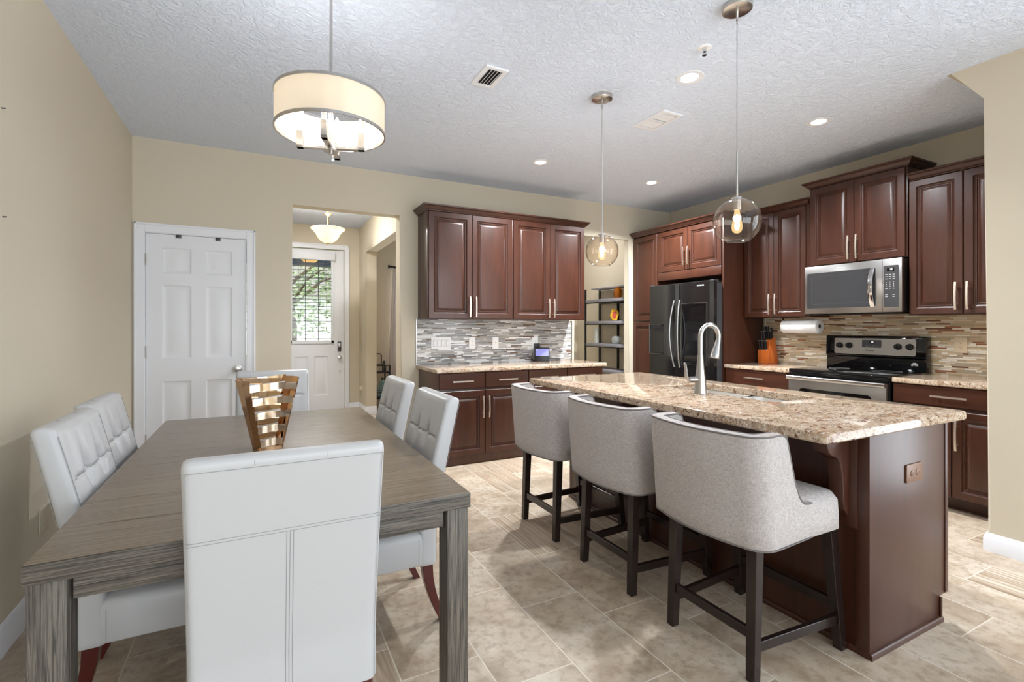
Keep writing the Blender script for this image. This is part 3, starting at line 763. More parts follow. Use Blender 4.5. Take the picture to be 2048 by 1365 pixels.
for z, xs_ in ((1.672, (.652, .677, .702)), (1.655, (.652, .677, .702)), (1.638, (.652, .677, .702)), (1.563, (.652, .702)), (1.515, (.652, .702)), (1.500, (.652, .702))):
    for x in xs_: b = new(); box(b, x-.008, -.0290, z-.0018, x+.008, -.0283, z+.0018); obj('button', b, 'white_print', cpm, 0)
k = 1
for z in (1.612, 1.596, 1.580):
    for x in (.652, .677, .702):
        lettering('keypad_digit', str(k), .011, 'white_print', cpm, TXZ(x, -.0290, z)); k += 1
lettering('keypad_digit', '0', .011, 'white_print', cpm, TXZ(.677, -.0290, 1.563))
b = new(); rings = []
for i in range(15):
    s = -1+2*i/14; z = (m0+m1)/2-.003+s*.156; y = -.030-.046*(1-s*s); 
    rings.append([(.556+dx, y+dy, z) for dx, dy in ((-.015, -.004), (.0, -.007), (.015, -.004), (.015, .004), (-.015, .004))])
loft(b, rings); obj('handle', b, 'chrome', X, 30)
lettering('logo', 'Whirlpool', .018, 'white_print', X, TXZ(.318, -.0268, m1-.030))
b = new(); box(b, .03, .02, m0-.002, mw-.03, .36, m0+.014, .003); obj('vent_grille', b, 'black_metal', X)
b = new(); box(b, .02, -.012, m0-.004, .17, .02, m0+.004, .002); obj('lamp_lens', b, 'black_gloss', X)
# ---------------------------------------------------------------- island
IX0, IX1, IY0, IY1, IT = 2.062, 2.664, 1.034, 3.060, .852
I = thing('kitchen_island', 'dark cherry kitchen island with a carved corbel under its granite top', 'kitchen island', (0, 0, 0))
b = new()
box(b, IX0+.012, IY0+.02, .0, IX1-.075, IY1-.02, .11)
for (ya, yb, zt_) in ((IY0+.02, 1.50, IT-.001), (1.50, 2.38, .62), (2.38, IY1-.02, IT-.001)): box(b, IX0+.012, ya, .105, IX1-.02, yb, zt_)
box(b, IX0+.012, 1.50, .62, IX0+.05, 2.38, IT-.001); box(b, IX1-.024, 1.50, .62, IX1-.02, 2.38, IT-.001)
obj('carcass', b, 'cabinet', I)
b = new(); box(b, IX0+.002, IY0+.05, .0, IX0+.012, IY1-.02, IT-.002); bp = obj('back_panel', b, 'cabinet', I)
b = new()
prism(b, [(IX0, 0), (IX1-.056, 0), (IX1-.056, .108), (IX1, .108), (IX1, IT-.001), (IX0, IT-.001)], 'y', IY0, IY0+.02, .0015); ep = obj('end_panel', b, 'cabinet', I)
b = new(); prism(b, [(IX0, 0), (IX1-.056, 0), (IX1-.056, .108), (IX1, .108), (IX1, IT-.001), (IX0, IT-.001)], 'y', IY1-.02, IY1, .0015); obj('end_panel', b, 'cabinet', I)
b = new(); QR = [(0, 0), (.012, 0), (.012, .012), (.009, .019), (.004, .022), (0, .022)]
sweep(b, [(IX0+.002, IY1), (IX0+.002, IY0), (IX1-.056, IY0)], QR)
box(b, IX1-.070, IY0-.008, .0, IX1-.057, IY0, .104, .003)
obj('base_moulding', b, 'cabinet_h', I, 40)
b = new(); box(b, IX0-.006, IY0-.001, .02, IX0+.004, IY0+.052, IT-.002, .002); obj('corner_stile', b, 'cabinet', I)
b = new(); box(b, IX1-.022, IY0-.003, .112, IX1+.002, IY0, IT-.002, .001); obj('edge_strip', b, 'cabinet', I)
def corbel_pts(x):
    P = [(x, IT-.002), (x-.150, IT-.002), (x-.150, IT-.022)]
    for i in range(9):      # upper convex lobe
        a = PI*.95+i/8*PI*.60; P.append((x-.104+.046*math.cos(a), IT-.052+.046*math.sin(a)))
    for i in range(10):     # hollow, then the swelling tail
        s = i/9; P.append((x-.098+.082*s-.006*math.sin(PI*s*2), IT-.105-.168*s**1.25))
    P += [(x-.030, IT-.300), (x-.022, IT-.318), (x-.010, IT-.330), (x, IT-.334)]
    return P
def corbel_pts(x):
    K = [(0, 0), (-.148, 0), (-.148, -.020), (-.144, -.046), (-.130, -.070), (-.108, -.084), (-.086, -.090), (-.070, -.100), (-.057, -.120), (-.049, -.150), (-.042, -.185), (-.039, -.215), (-.039, -.245), (-.036, -.275), (-.027, -.302), (-.014, -.320), (0, -.330)]
    P = []
    for i, (px, pz) in enumerate(K):
        if 3 <= i < len(K)-2:
            a, c = K[i-1], K[i+1]; q = K[i+1]
            P.append((x+px, IT-.002+pz)); m = ((px+q[0])/2+(q[1]-a[1])*0, (pz+q[1])/2); P.append((x+m[0], IT-.002+m[1]))
        else: P.append((x+px, IT-.002+pz))
    return P
for y in (1.105, 2.285, 2.945):
    b = new(); prism(b, corbel_pts(IX0-.008), 'y', y, y+.056, .003); co = obj('corbel', b, 'cabinet', I, 50)
    b = new(); box(b, IX0-.010, y-.030, IT-.372, IX0+.003, y+.086, IT-.002, .003); obj('corbel_plate', b, 'cabinet', co)
for k in range(3):      # doors on the range side
    b = new(); y = 1.10+k*.64
    prof = [(0, 0), (0, .017), (.003, .020), (.05, .020), (.06, .012), (.075, .012), (.10, .016)]
    rings = [[(IX1-.020+d, y+i, .12+i), (IX1-.020+d, y+.62-i, .12+i), (IX1-.020+d, y+.62-i, .83-i), (IX1-.020+d, y+i, .83-i)] for i, d in prof]
    loft(b, rings); obj('door', b, 'cabinet', I, 25)
slab(1.745, 1.008, 2.797, 3.128, IT, .890, 'island_countertop', 'long granite island countertop with a double sink cut into it', hole=(2.262, 1.560, 2.622, 2.318, .045), bev=.010, rad=.030)

s_ = thing('sink', 'stainless double bowl sink set below the island granite', 'sink', (2.442, 1.939, IT-.001))
for (ya, yb) in ((-.388, -.012), (.012, .388)):
    b = new(); cy = (ya+yb)/2; L = yb-ya
    R = lambda w, l, r, z: [(x, y, z) for x, y in rrect(w, l, r, 6, 0, cy)]
    loft(b, [R(.384, L, .05, 0), R(.366, L-.018, .045, -.001), R(.356, L-.03, .05, -.02), R(.335, L-.05, .06, -.165), R(.29, L-.095, .06, -.182), R(.06, .06, .028, -.186)], cap0=False)
    o = obj('bowl', b, 'sink_steel', s_, 40); 
    b = new(); lathe(b, [(.001, -.1855), (.032, -.1855), (.034, -.1835), (.030, -.183), (.001, -.1845)], (0, cy, 0), 20); obj('drain', b, 'chrome', o)
f_ = thing('faucet', 'brushed nickel gooseneck faucet standing on the island beside the sink', 'faucet', (2.202, 1.965, .890), math.radians(-4))
b = new(); lathe(b, [(.001, 0), (.0345, 0), (.0345, .004), (.033, .010), (.030, .06), (.027, .095), (.0205, .150), (.0155, .205), (.0155, .215)], n=28); obj('body', b, 'steel', f_)
b = new(); pts = [(0, 0, .210), (0, 0, .315)]
for i in range(1, 20):
    a = PI-i/19*(PI*1.02+.30); pts.append((.068+.068*math.cos(a), 0, .315+.068*math.sin(a)))
tube(b, pts, .0135, 14); obj('spout', b, 'steel', f_)
q = Vector(pts[-1]); dr = (q-Vector(pts[-2])).normalized()
b = new(); cyl(b, q-dr*.002, q+dr*.004, .0150, .0155, 16); tube(b, [q+dr*.004, q+dr*.03, q+dr*.075, q+dr*.098], [.0150, .0175, .0255, .0262], 18); sh = obj('spray_head', b, 'steel', f_)
b = new(); n_ = Vector((dr.z, 0, -dr.x)); 
side = n_*(-1 if n_.x < 0 else 1)
tube(b, [q+dr*.030+side*.0165, q+dr*.045+side*.0195, q+dr*.062+side*.0225], [.005, .007, .005], 10, flat=.5); obj('spray_button', b, 'black_plastic', sh)
b = new(); cyl(b, (-.02, .004, .078), (-.072, .012, .078), .0165, .0165, 16); tube(b, [(-.070, .012, .074), (-.084, .014, .085), (-.090, .015, .11), (-.090, .015, .135), (-.096, .016, .165), (-.100, .016, .172)], [.0150, .0145, .0115, .0105, .0105, .006], 12, flat=.65)
obj('lever', b, 'steel', f_)

def plate(name, label, cat, pos, axis, w, h, kind, mat, group=None, dark='grey_print'):
    """wall plate; local x along the wall, front towards -y"""
    rot = {'back': 0, 'right': R90, 'left': PI/2, 'foyer': R90, 'front': 0}[axis]
    r = thing(name, label, cat, pos, rot, group)
    b = new(); prism(b, rrect(w, h, .006, 3), 'y', -.0065, 0, .002); obj('cover', b, mat, r, 40)
    if kind == 'outlet' or kind == 'outlet_h':
        for s in (-1, 1):
            cx, cz = (0, s*.020) if kind == 'outlet' else (s*.020, 0)
            b = new(); prism(b, [(cx+.0135*math.cos(a*PI/10), cz+.0135*math.sin(a*PI/10)) for a in range(20)], 'y', -.0085, -.006, .0008); soc = obj('socket', b, mat, r, 40)
            b = new()
            if kind == 'outlet':
                for (u, v_, hh) in ((-.0055, .003, .007), (.0055, .003, .006)): box(b, cx+u-.0009, -.0090, cz+v_-hh/2, cx+u+.0009, -.0082, cz+v_+hh/2)
                box(b, cx-.002, -.0090, cz-.0085, cx+.002, -.0082, cz-.0045)
            else:
                for (u, v_, hh) in ((-.003, -.0055, .007), (-.003, .0055, .006)): box(b, cx+u-hh/2, -.0090, cz+v_-.0009, cx+u+hh/2, -.0082, cz+v_+.0009)
                box(b, cx+.0045, -.0090, cz-.002, cx+.0085, -.0082, cz+.002)
            obj('slot', b, dark, soc, 0)
    elif kind == 'rocker4':
        for k in range(4):
            cx = (k-1.5)*.046; b = new(); prism(b, [(-.0075, -.032), (-.0075, .032), (-.0110, .032), (-.0080, 0), (-.0085, -.032)], 'x', cx-.0155, cx+.0155, .0008); obj('rocker', b, mat, r, 30)
            b = new(); nested(b, cx-.0175, -.034, cx+.0175, .034, [(0, -.0066), (0, -.0069), (.0012, -.0069), (.0014, -.0066)], cap=False); obj('rocker_gap', b, dark, r, 0)
    elif kind == 'rocker':
        b = new(); prism(b, [(-.0075, -.032), (-.0075, .032), (-.0110, .032), (-.0080, 0), (-.0085, -.032)], 'x', -.0155, .0155, .0008); obj('rocker', b, mat, r, 30)
    elif kind == 'coax':
        b = new(); cyl(b, (0, -.006, 0), (0, -.017, 0), .0055, n=12); obj('connector', b, 'brass', r)
    elif kind == 'jack':
        b = new(); box(b, -.008, -.0080, -.030, .008, -.0060, -.014, .001); obj('jack', b, mat, r)
    return r
TY = WY-.009
plate('switch_plate', 'wide white plate with four rocker switches on the grey mosaic', 'light switch', (1.657, TY, 1.098), 'back', .208, .125, 'rocker4', 'white_plastic')
plate('wall_outlet', 'white outlet on the grey mosaic beside the four-switch plate', 'outlet', (2.000, TY, 1.096), 'back', .074, .124, 'outlet', 'white_plastic')
plate('cable_plate', 'white plate with a brass cable connector on the grey mosaic', 'cable outlet', (2.271, TY, 1.095), 'back', .072, .122, 'coax', 'white_plastic')
plate('wall_outlet', 'white outlet with a dark plug above the small display', 'outlet', (2.762, TY, 1.087), 'back', .074, .130, 'outlet', 'white_plastic')
plate('wall_outlet', 'beige outlet on the tan mosaic beside the range', 'outlet', (WX-.009, 1.775, 1.122), 'right', .080, .118, 'outlet', 'almond_plastic', dark='brown_plastic')
plate('wall_outlet', 'brown outlet on the end panel of the kitchen island', 'outlet', (2.376, IY0, .668), 'front', .124, .074, 'outlet_h', 'brown_plastic', dark='black_plastic')
plate('wall_plate', 'painted beige jack plate low on the wall behind the white chairs', 'wall plate', (LX, 2.990, .380), 'left', .080, .124, 'jack', 'wall')
plate('switch_plate', 'ivory switch plate on the narrow foyer wall', 'light switch', (FX, 7.49, 1.075), 'foyer', .075, .120, 'rocker', 'ivory_plastic')
plate('wall_outlet', 'ivory outlet low on the narrow foyer wall', 'outlet', (FX, 7.50, .335), 'foyer', .075, .120, 'outlet', 'ivory_plastic')
b = new(); box(b, -.026, -.030, -.03, .026, 0, .03, .004); pl = obj('plug_in_freshener', b, 'ivory_plastic'); pl.location = (FX-.0095, 7.50, .36); pl.rotation_euler = (0, 0, R90)
tag(pl, 'small ivory plug-in unit on the low foyer outlet', 'plug-in unit')

# ---------------------------------------------------------------- bar stools (front towards local +x)
def make_stool():
    r = thing('bar_stool', 'grey fabric bar stool', 'bar stool', (0, 0, 0), 0, 'grey stools along the island')
    b = new(); n = 8; cx = .020
    R = lambda w, d, rr, z, dx=0: [(x+cx+dx, y, z) for x, y in rrect(d, w, rr, n)]
    loft(b, [R(.500, .452, .05, .487), R(.510, .460, .055, .491), R(.512, .462, .06, .545), R(.506, .458, .06, .598), R(.480, .434, .06, .622), R(.42, .36, .06, .633), R(.2, .18, .05, .638)])
    obj('seat', b, 'stool_fabric', r, 60)
    # wrap-around back: plan path, wing height profile
    path = []
    for s in range(-36, 37):
        t = s/36; a = abs(t); sg = 1 if t > 0 else -1
        if a < .55:
            y = .190*(a/.55); x = -.262+.030*(a/.55)**2
        elif a < .69:
            k = (a-.55)/.14; an = k*PI/2; y = .190+.050*math.sin(an); x = -.232+.050*(1-math.cos(an))
        else:
            k = (a-.69)/.31; y = .240; x = -.182+.222*k
        path.append((x, sg*y, a))
    def top(a):
        k = (a-.69)/.31
        if k < .30: return .886
        if k < .40: return .886-.022*((k-.30)/.10)**2
        q = (k-.40)/.60
        return .618+.246*max(0.0, 1-q)**3.4
    rings = []; m = len(path); outer = []; inner = []; low = []
    for i, (x, y, a) in enumerate(path):
        p0 = Vector(path[max(0, i-1)][:2]); p1 = Vector(path[min(m-1, i+1)][:2]); d = (p1-p0).normalized(); nrm = Vector((-d.y, d.x))
        if nrm.dot(Vector((-x, -y))) > 0: nrm = -nrm       # outwards
        f = 0 if a < .69 else (a-.69)/.31
        T = .029-.0145*f
        zt = top(a); lean = lambda z: -.030*max(0, (z-.5)/.386)*(1-f)
        prof = [(T*.75, .488), (T, .496), (T*1.02, .56), (T, .5*(.56+zt)), (T, zt-.010), (T*.86, zt-.001), (0, zt+.003), (-T*.86, zt-.001), (-T, zt-.010), (-T, .5*(.56+zt)), (-T, .56), (-T, .496)]
        ring = []
        for o, z in prof: ring.append((x+nrm.x*o+lean(z), y+nrm.y*o, z))
        rings.append(ring); outer.append(Vector(ring[5])+Vector((nrm.x*.0015, nrm.y*.0015, -.001))); inner.append(Vector(ring[7])+Vector((-nrm.x*.0015, -nrm.y*.0015, -.001))); low.append(Vector((x+nrm.x*T, y+nrm.y*T, .491)))
    b = new(); loft(b, rings); bk = obj('backrest', b, 'stool_fabric', r, 40)
    b = new(); tube(b, outer, .0036, 8); tube(b, inner, .0036, 8)
    tube(b, low, .0030, 6); obj('piping', b, 'stool_piping', bk, 60)
    legs = [(-.180, .185, -.198, .190), (-.180, -.185, -.198, -.190), (.225, .205, .268, .226), (.225, -.205, .268, -.226)]
    def at(l, z): k = z/.50; return (l[2]+(l[0]-l[2])*k, l[3]+(l[1]-l[3])*k)
    for l in legs:
        b = new(); sq = lambda c, z, h: [(c[0]-h, c[1]-h, z), (c[0]+h, c[1]-h, z), (c[0]+h, c[1]+h, z), (c[0]-h, c[1]+h, z)]
        loft(b, [sq(at(l, 0), 0, .0175), sq(at(l, .5), .5, .0215)]); bmesh.ops.bevel(b, geom=b.edges[:], offset=.002, segments=1, affect='EDGES'); obj('leg', b, 'espresso', r, 30)
    def bar(l0, l1, z):
        a, c = at(l0, z), at(l1, z); b = new(); d = (Vector(c)-Vector(a)).normalized(); nn = Vector((-d.y, d.x))*.010
        P = lambda q, zz: [(q[0]-nn.x, q[1]-nn.y, z-.018), (q[0]+nn.x, q[1]+nn.y, z-.018), (q[0]+nn.x, q[1]+nn.y, z+.018), (q[0]-nn.x, q[1]-nn.y, z+.018)]
        loft(b, [P(a, z), P(c, z)]); bmesh.ops.bevel(b, geom=b.edges[:], offset=.0015, segments=1, affect='EDGES'); obj('stretcher', b, 'espresso', r, 30)
    bar(legs[0], legs[1], .162); bar(legs[0], legs[2], .118); bar(legs[1], legs[3], .118); bar(legs[2], legs[3], .175)
    return r
st0 = make_stool()
SXC = 1.762
st0.location = (SXC, 1.352, 0); st0['label'] = 'grey fabric bar stool beside the end of the island that has the brown outlet'
dup(st0, 'grey fabric bar stool in the middle of the row of three', (SXC, 1.990, 0), 0)
dup(st0, 'grey fabric bar stool at the end of the island towards the base cabinets', (SXC-.005, 2.645, 0), 0)

# ---------------------------------------------------------------- dining table
T = thing('dining_table', 'weathered grey oak dining table with thick square legs', 'dining table', (.070, 2.425, 0))
tx, ty, th = .535, .955, .730
b = new()
for i in range(9):
    w = 2*ty/9; box(b, -tx, -ty+i*w+.0003, th-.046, tx, -ty+(i+1)*w-.0003, th, .0012, 1)
obj('tabletop', b, 'table_top', T)
for sy in (-1, 1):
    b = new(); box(b, -tx-.001, sy*ty-.006, th-.0465, tx+.001, sy*ty+.003, th-.0012, .001); obj('end_board', b, 'table_edge_x', T)
for sx in (-1, 1):
    for sy in (-1, 1):
        b = new(); x, y = sx*(tx-.003-.036), sy*(ty-.003-.040); box(b, x-.036, y-.040, 0, x+.036, y+.040, th-.047, .003); obj('leg', b, 'table_edge_z', T)
for sy in (-1, 1):
    b = new(); y = sy*(ty-.025); box(b, -tx+.083, y-.012, th-.102, tx-.083, y+.012, th-.0475, .002); obj('apron', b, 'table_edge_x', T)
for sx in (-1, 1):
    b = new(); x = sx*(tx-.025); box(b, x-.012, -ty+.09, th-.102, x+.012, ty-.09, th-.0475, .002); obj('apron', b, 'table_edge_x', T)

# ---------------------------------------------------------------- dining chairs (front towards local +y, origin under the seat)
def make_chair():
    r = thing('dining_chair', 'white leather chair', 'dining chair', (0, 0, 0), 0, 'white leather dining chairs')
    n = 5
    b = new(); R = lambda w, d, rr, z, dy=0: [(x, y+dy, z) for x, y in rrect(w, d, rr, n)]
    loft(b, [R(.448, .428, .02, .262, -.017), R(.457, .436, .022, .267, -.017), R(.457, .436, .022, .370, -.017), R(.450, .429, .03, .390, -.017), R(.425, .403, .035, .401, -.017), R(.30, .30, .05, .406, -.017)])
    se = obj('seat', b, 'leather', r, 50)
    # back: rings of a rounded rectangle, front face tufted
    NB = 26; TZ = .785
    def ring(z, yc, w, t, tuft):
        pts = []
        rr = min(.020, t*.45)
        for x, y in rrect(w, t, rr, 4): pts.append((x, y))
        # subdivide the long faces
        out = []; m = len(pts)
        for i in range(m):
            a, c = pts[i], pts[(i+1) % m]; out.append(a)
            if abs(a[0]-c[0]) > .1:
                for k in range(1, NB): out.append((a[0]+(c[0]-a[0])*k/NB, a[1]))
        res = []
        for x, y in out:
            dy = 0
            if tuft and y > t*.3:
                for bx in (-.072, .072):
                    q = (x-bx)
                    dz = z-TZ
                    dy -= .030*math.exp(-(q/.022)**2-(dz/.030)**2)
                    dy -= .011*math.exp(-(q/.016)**2)*math.exp(-(max(0, abs(dz)-.01)/.075)**2)
                dy -= .008*math.exp(-((z-TZ)/.006)**2)*(1 if abs(x) < .18 else 0)
                dy += .007*(1-min(1, abs(x)/.2)**2)*(1-min(1, abs(z-TZ)/.24)**2)
                dy -= .003*math.exp(-((abs(x)-.158)/.005)**2)
            res.append((x, yc+y+dy, z))
        return res
    rings = []; zs = [.258, .263]+[.28+.02*i for i in range(22)]+[.72, .735, .748, .758, .766, .772, .778, .782, .785, .788, .792, .798, .804, .812, .822, .836, .85, .87, .89, .91, .922, .932]
    yb = lambda z: -.205-.115*(max(0, z-.40)/.55)**1.2
    th_ = lambda z: .076-.010*max(0, (z-.40)/.5)
    for z in zs: rings.append(ring(z, yb(z), .460 if z > .262 else .452, th_(z), z > .45))
    for dz, k in ((.942, .93), (.949, .78), (.953, .5), (.9545, .15)):
        t = .066*k; w = .460-.03*(1-k); rings.append(ring(dz, yb(dz)-.002*(1-k), w, max(t, .008), False))
    b = new(); loft(b, rings); bk = obj('backrest', b, 'leather', r, 50)
    # stitched seams on the outer back and across the top
    rear = lambda z: yb(z)-th_(z)/2-.0002
    ZV = (.266, .32, .38, .42, .46, .50, .54, .58, .62, .66, .70)
    b = new()
    for z in (.752, .744): tube(b, [(-.226+.0452*i, rear(z), z) for i in range(11)], .0008, 5)
    for x in (-.008, 0, .008): tube(b, [(x, rear(z), z) for z in ZV+(.744,)], .0008, 5)
    for x in (-.222, .222): tube(b, [(x, rear(z), z) for z in ZV+(.74, .78, .82, .86, .90, .925)], .0007, 5)
    tube(b, [(-.224+.0448*i, rear(.928), .926) for i in range(11)], .0008, 5)
    for x in (-.08, .085): tube(b, [(x, rear(.93), .930), (x, yb(.942)-.031, .942), (x, yb(.950)-.018, .9508), (x, yb(.953), .9552), (x, yb(.950)+.018, .9508)], .0008, 5)
    # seams of the tufted front face: gusset lines and the line through the two buttons
    R0 = lambda z: [p for p in ring(z, yb(z), .460, th_(z), True) if p[1] > yb(z)]
    for x in (-.2205, .2205): tube(b, [(x, yb(z)+th_(z)/2-.0012, z) for z in (.42, .48, .54, .60, .66, .72, .78, .84, .90, .925)], .0010, 5)
    front = sorted([p for p in R0(TZ) if abs(p[0]) < .212 and p[1] > yb(TZ)]); tube(b, [(p[0], p[1]+.0008, p[2]) for p in front], .0012, 5)
    obj('seam', b, 'seam', bk, 0)
    for x in (-.072, .072):
        b = new(); c0 = min(front, key=lambda p: abs(p[0]-x)); t = new(); lathe(t, [(.001, -.003), (.009, -.002), (.010, 0), (.007, .003), (.001, .004)], n=12); merge(b, t, Matrix.Translation((x, c0[1]+.002, TZ)) @ Matrix.Rotation(-PI/2, 4, 'X')); obj('button', b, 'leather', bk, 60)
    b = new()
    for sx in (-1, 1): tube(b, [(sx*.2288, -.165, .266), (sx*.2288, -.165, .372)], .0010, 5)
    obj('seam', b, 'seam', se, 0)
    for sx in (-1, 1):
        b = new(); sq = lambda x, y, z, h: [(x-h, y-h, z), (x+h, y-h, z), (x+h, y+h, z), (x-h, y+h, z)]
        loft(b, [sq(sx*.198, .170, 0, .0145), sq(sx*.198, .170, .264, .022)]); bmesh.ops.bevel(b, geom=b.edges[:], offset=.002, segments=1, affect='EDGES'); obj('leg', b, 'cherry_leg', r, 30)
        b = new(); loft(b, [sq(sx*.198, -.205-.075*(1-z/.264)**1.8, z, .0145+.008*z/.264) for z in (0, .05, .10, .15, .20, .264)]); bmesh.ops.bevel(b, geom=[e for e in b.edges if e.calc_length() > .04], offset=.0015, segments=1, affect='EDGES'); obj('leg', b, 'cherry_leg', r, 40)
    return r
ch = make_chair()
ch.location = (.073, 1.672, 0); ch['label'] = 'white leather chair showing its stitched seamed back at the open table end'
dup(ch, 'white leather chair at the table end before the two white doors', (.095, 3.550, 0), PI)
dup(ch, 'white leather chair along the beige wall, behind the low wall plate', (-.260, 2.19, 0), -PI/2)
dup(ch, 'white leather chair along the beige wall, closer to the panel door', (-.294, 2.715, 0), -PI/2)
dup(ch, 'white leather chair facing the beige wall, across from the bar stools', (.430, 2.225, 0), PI/2)
dup(ch, 'white leather chair facing the beige wall, closer to the foyer opening', (.432, 2.915, 0), PI/2)

# ---------------------------------------------------------------- gold openwork vase
V = thing('decorative_vase', 'tapered gold openwork vase standing on the dining table', 'vase', (.040, 2.420, .730), math.radians(22))
hv = .305
def vw(z): return .058+.066*(z/hv)       # half width
def vd(z): return .030+.030*(z/hv)       # half depth
for sx in (-1, 1):
    b = new(); rings = []
    for i in range(9):
        z = hv*i/8; w, d = vw(z), vd(z); 
        pts = [(sx*(w-.017), -d*1.0), (sx*w, -d*.55), (sx*w, d*.55), (sx*(w-.017), d), (sx*(w-.019), d-.002), (sx*(w-.003), d*.5), (sx*(w-.003), -d*.5), (sx*(w-.019), -d+.002)]
        rings.append([(x, y, z) for x, y in pts])
    loft(b, rings); obj('side_plate', b, 'gold_dark', V, 25)
for k in range(5):
    for sy in (-1, 1):
        b = new(); z0 = hv*(.035+.2*k+(.10 if sy > 0 else 0)*.9); hh = hv*.098; rings = []
        for i in range(11):
            s = -1+2*i/10; zc = z0+hh/2+.010*s*sy*0+.010*math.cos(s*PI/2)*(-1)*sy*.6
            w = vw(z0)-.014; d = vd(z0)+.004+.010*(1-s*s)
            rings.append([(s*w, sy*d, zc-hh/2), (s*w, sy*d, zc+hh/2), (s*w, sy*(d-.003), zc+hh/2), (s*w, sy*(d-.003), zc-hh/2)])
        loft(b, rings); obj('band', b, 'gold_mirror', V, 25)
b = new(); pts = rrect(2*vw(0)-.004, 2*vd(0), .01, 4); loft(b, [[(x, y, 0) for x, y in pts], [(x, y, .008) for x, y in pts]]); obj('base', b, 'gold_dark', V)
# ---------------------------------------------------------------- lamps
L = thing('drum_pendant', 'white drum shade pendant with candle arms above the dining table', 'ceiling lamp', (.283, 2.268, 0))
zb, zt, rs = 2.107, 2.262, .226
b = new(); lathe(b, [(rs-.0012, zb), (rs, zb), (rs, zt), (rs-.0012, zt)], n=64, loop=True); obj('lamp_shade', b, 'lamp_shade', L, 60)
for z in (zb-.002, zt-.010):
    b = new(); lathe(b, [(rs-.003, z), (rs+.003, z), (rs+.003, z+.012), (rs-.003, z+.012)], n=64, loop=True); obj('rim', b, 'nickel', L, 40)
b = new(); cyl(b, (0, 0, zb-.02), (0, 0, CE-.02), .0065, n=12); obj('rod', b, 'nickel', L)
b = new(); lathe(b, [(.001, CE-.028), (.02, CE-.028), (.055, CE-.020), (.065, CE-.008), (.065, CE), (.001, CE)], n=32); obj('canopy', b, 'nickel', L)
b = new(); lathe(b, [(.001, zb-.082), (.030, zb-.082), (.032, zb-.078), (.028, zb-.074), (.028, zb-.044), (.022, zb-.040), (.010, zb-.038), (.010, zt-.01), (.001, zt-.01)], n=28); obj('hub', b, 'nickel', L)
b = new(); cyl(b, (0, 0, zb-.095), (0, 0, zb-.081), .009, n=12); box(b, .000, -.007, zb-.124, .012, .000, zb-.094, .001); obj('finial', b, 'nickel', L)
b = new()
for k in range(3):
    a = k*2*PI/3+.3; tube(b, [(0, 0, zt-.006), (rs*math.cos(a), rs*math.sin(a), zt-.006)], .003, 6)
obj('spider', b, 'nickel', L)
for k in range(4):
    a = k*PI/2-.33; c, s = math.cos(a), math.sin(a)
    t = new(); box(t, .02, -.012, zb-.072, .141, .012, zb-.060, .001); box(t, .113, -.012, zb-.072, .141, .012, zb, .001)
    b = new(); merge(b, t, Matrix.Rotation(a, 4, 'Z')); ar = obj('arm', b, 'nickel', L, 20)
    p = (.127*c, .127*s)
    b = new(); lathe(b, [(.001, zb), (.0155, zb), (.0155, zb+.005), (.0105, zb+.007), (.0100, zb+.060), (.001, zb+.060)], (p[0], p[1], 0), 16); obj('candle_sleeve', b, 'white_plastic', ar)
    b = new(); lathe(b, [(.006, zb+.060), (.010, zb+.068), (.0135, zb+.082), (.011, zb+.100), (.005, zb+.114), (.001, zb+.122)], (p[0], p[1], 0), 14); obj('bulb', b, 'bulb_hot', ar)
    point('drum_bulb_light', (L.location.x+p[0]*.85, L.location.y+p[1]*.85, zb+.090), 2.5, (.97, .97, 1), .02)

def globe(loc, label, watts):
    P = thing('globe_pendant', label, 'pendant lamp', loc, 0, 'clear globe pendants above the island'); z0 = 1.660; R = .106; zc = z0+.096
    b = new(); lathe(b, [(.001, CE-.026), (.055, CE-.026), (.066, CE-.022), (.068, CE-.016), (.068, CE), (.001, CE)], n=36); obj('canopy', b, 'nickel', P)
    b = new(); cyl(b, (0, 0, CE-.070), (0, 0, CE-.025), .0055, n=10); cyl(b, (0, 0, CE-.085), (0, 0, CE-.07), .0035, n=10); obj('cord_grip', b, 'nickel', P)
    b = new(); cyl(b, (0, 0, 2.082), (0, 0, CE-.08), .0018, n=8); obj('cord', b, 'cord_grey', P)
    b = new(); cyl(b, (0, 0, z0+.2), (0, 0, 2.084), .0052, n=12); obj('stem', b, 'nickel', P)
    b = new(); lathe(b, [(.001, z0+.208), (.022, z0+.208), (.024, z0+.203), (.024, z0+.197), (.019, z0+.195), (.019, z0+.150), (.001, z0+.150)], n=24); obj('socket', b, 'nickel', P)
    prof = []
    a0, a1 = -math.asin(.096/R*.985), math.asin(.100/R*.96)
    for i in range(25):
        a = a0+(a1-a0)*i/24; prof.append((R*math.cos(a), zc+R*math.sin(a)))
    b = new(); lathe(b, prof+[(r-.0015, z) for r, z in prof[::-1]], n=48, loop=True); obj('globe', b, 'globe_glass', P, 60)
    b = new(); lathe(b, [(.011, z0+.150), (.012, z0+.140), (.016, z0+.115), (.022, z0+.085), (.024, z0+.068), (.021, z0+.052), (.012, z0+.042), (.001, z0+.039)], n=20); bu = obj('bulb', b, 'bulb_glass', P, 60)
    b = new()
    for k in range(6):
        a = k*PI/3; c, s = math.cos(a), math.sin(a); tube(b, [(.004*c, .004*s, z0+.125), (.010*c, .010*s, z0+.075), (.005*c, .005*s, z0+.055)], .0012, 6)
    lathe(b, [(.001, z0+.058), (.0045, z0+.064), (.0050, z0+.078), (.0025, z0+.095), (.001, z0+.100)], n=12)
    obj('filament', b, 'bulb_hot', bu)
    point('globe_light', (loc[0], loc[1], z0+.08), watts, (.92, .96, 1), .02)
    return P
globe((1.992, 2.580, 0), 'clear glass globe pendant above the island end towards the base cabinets', 20)
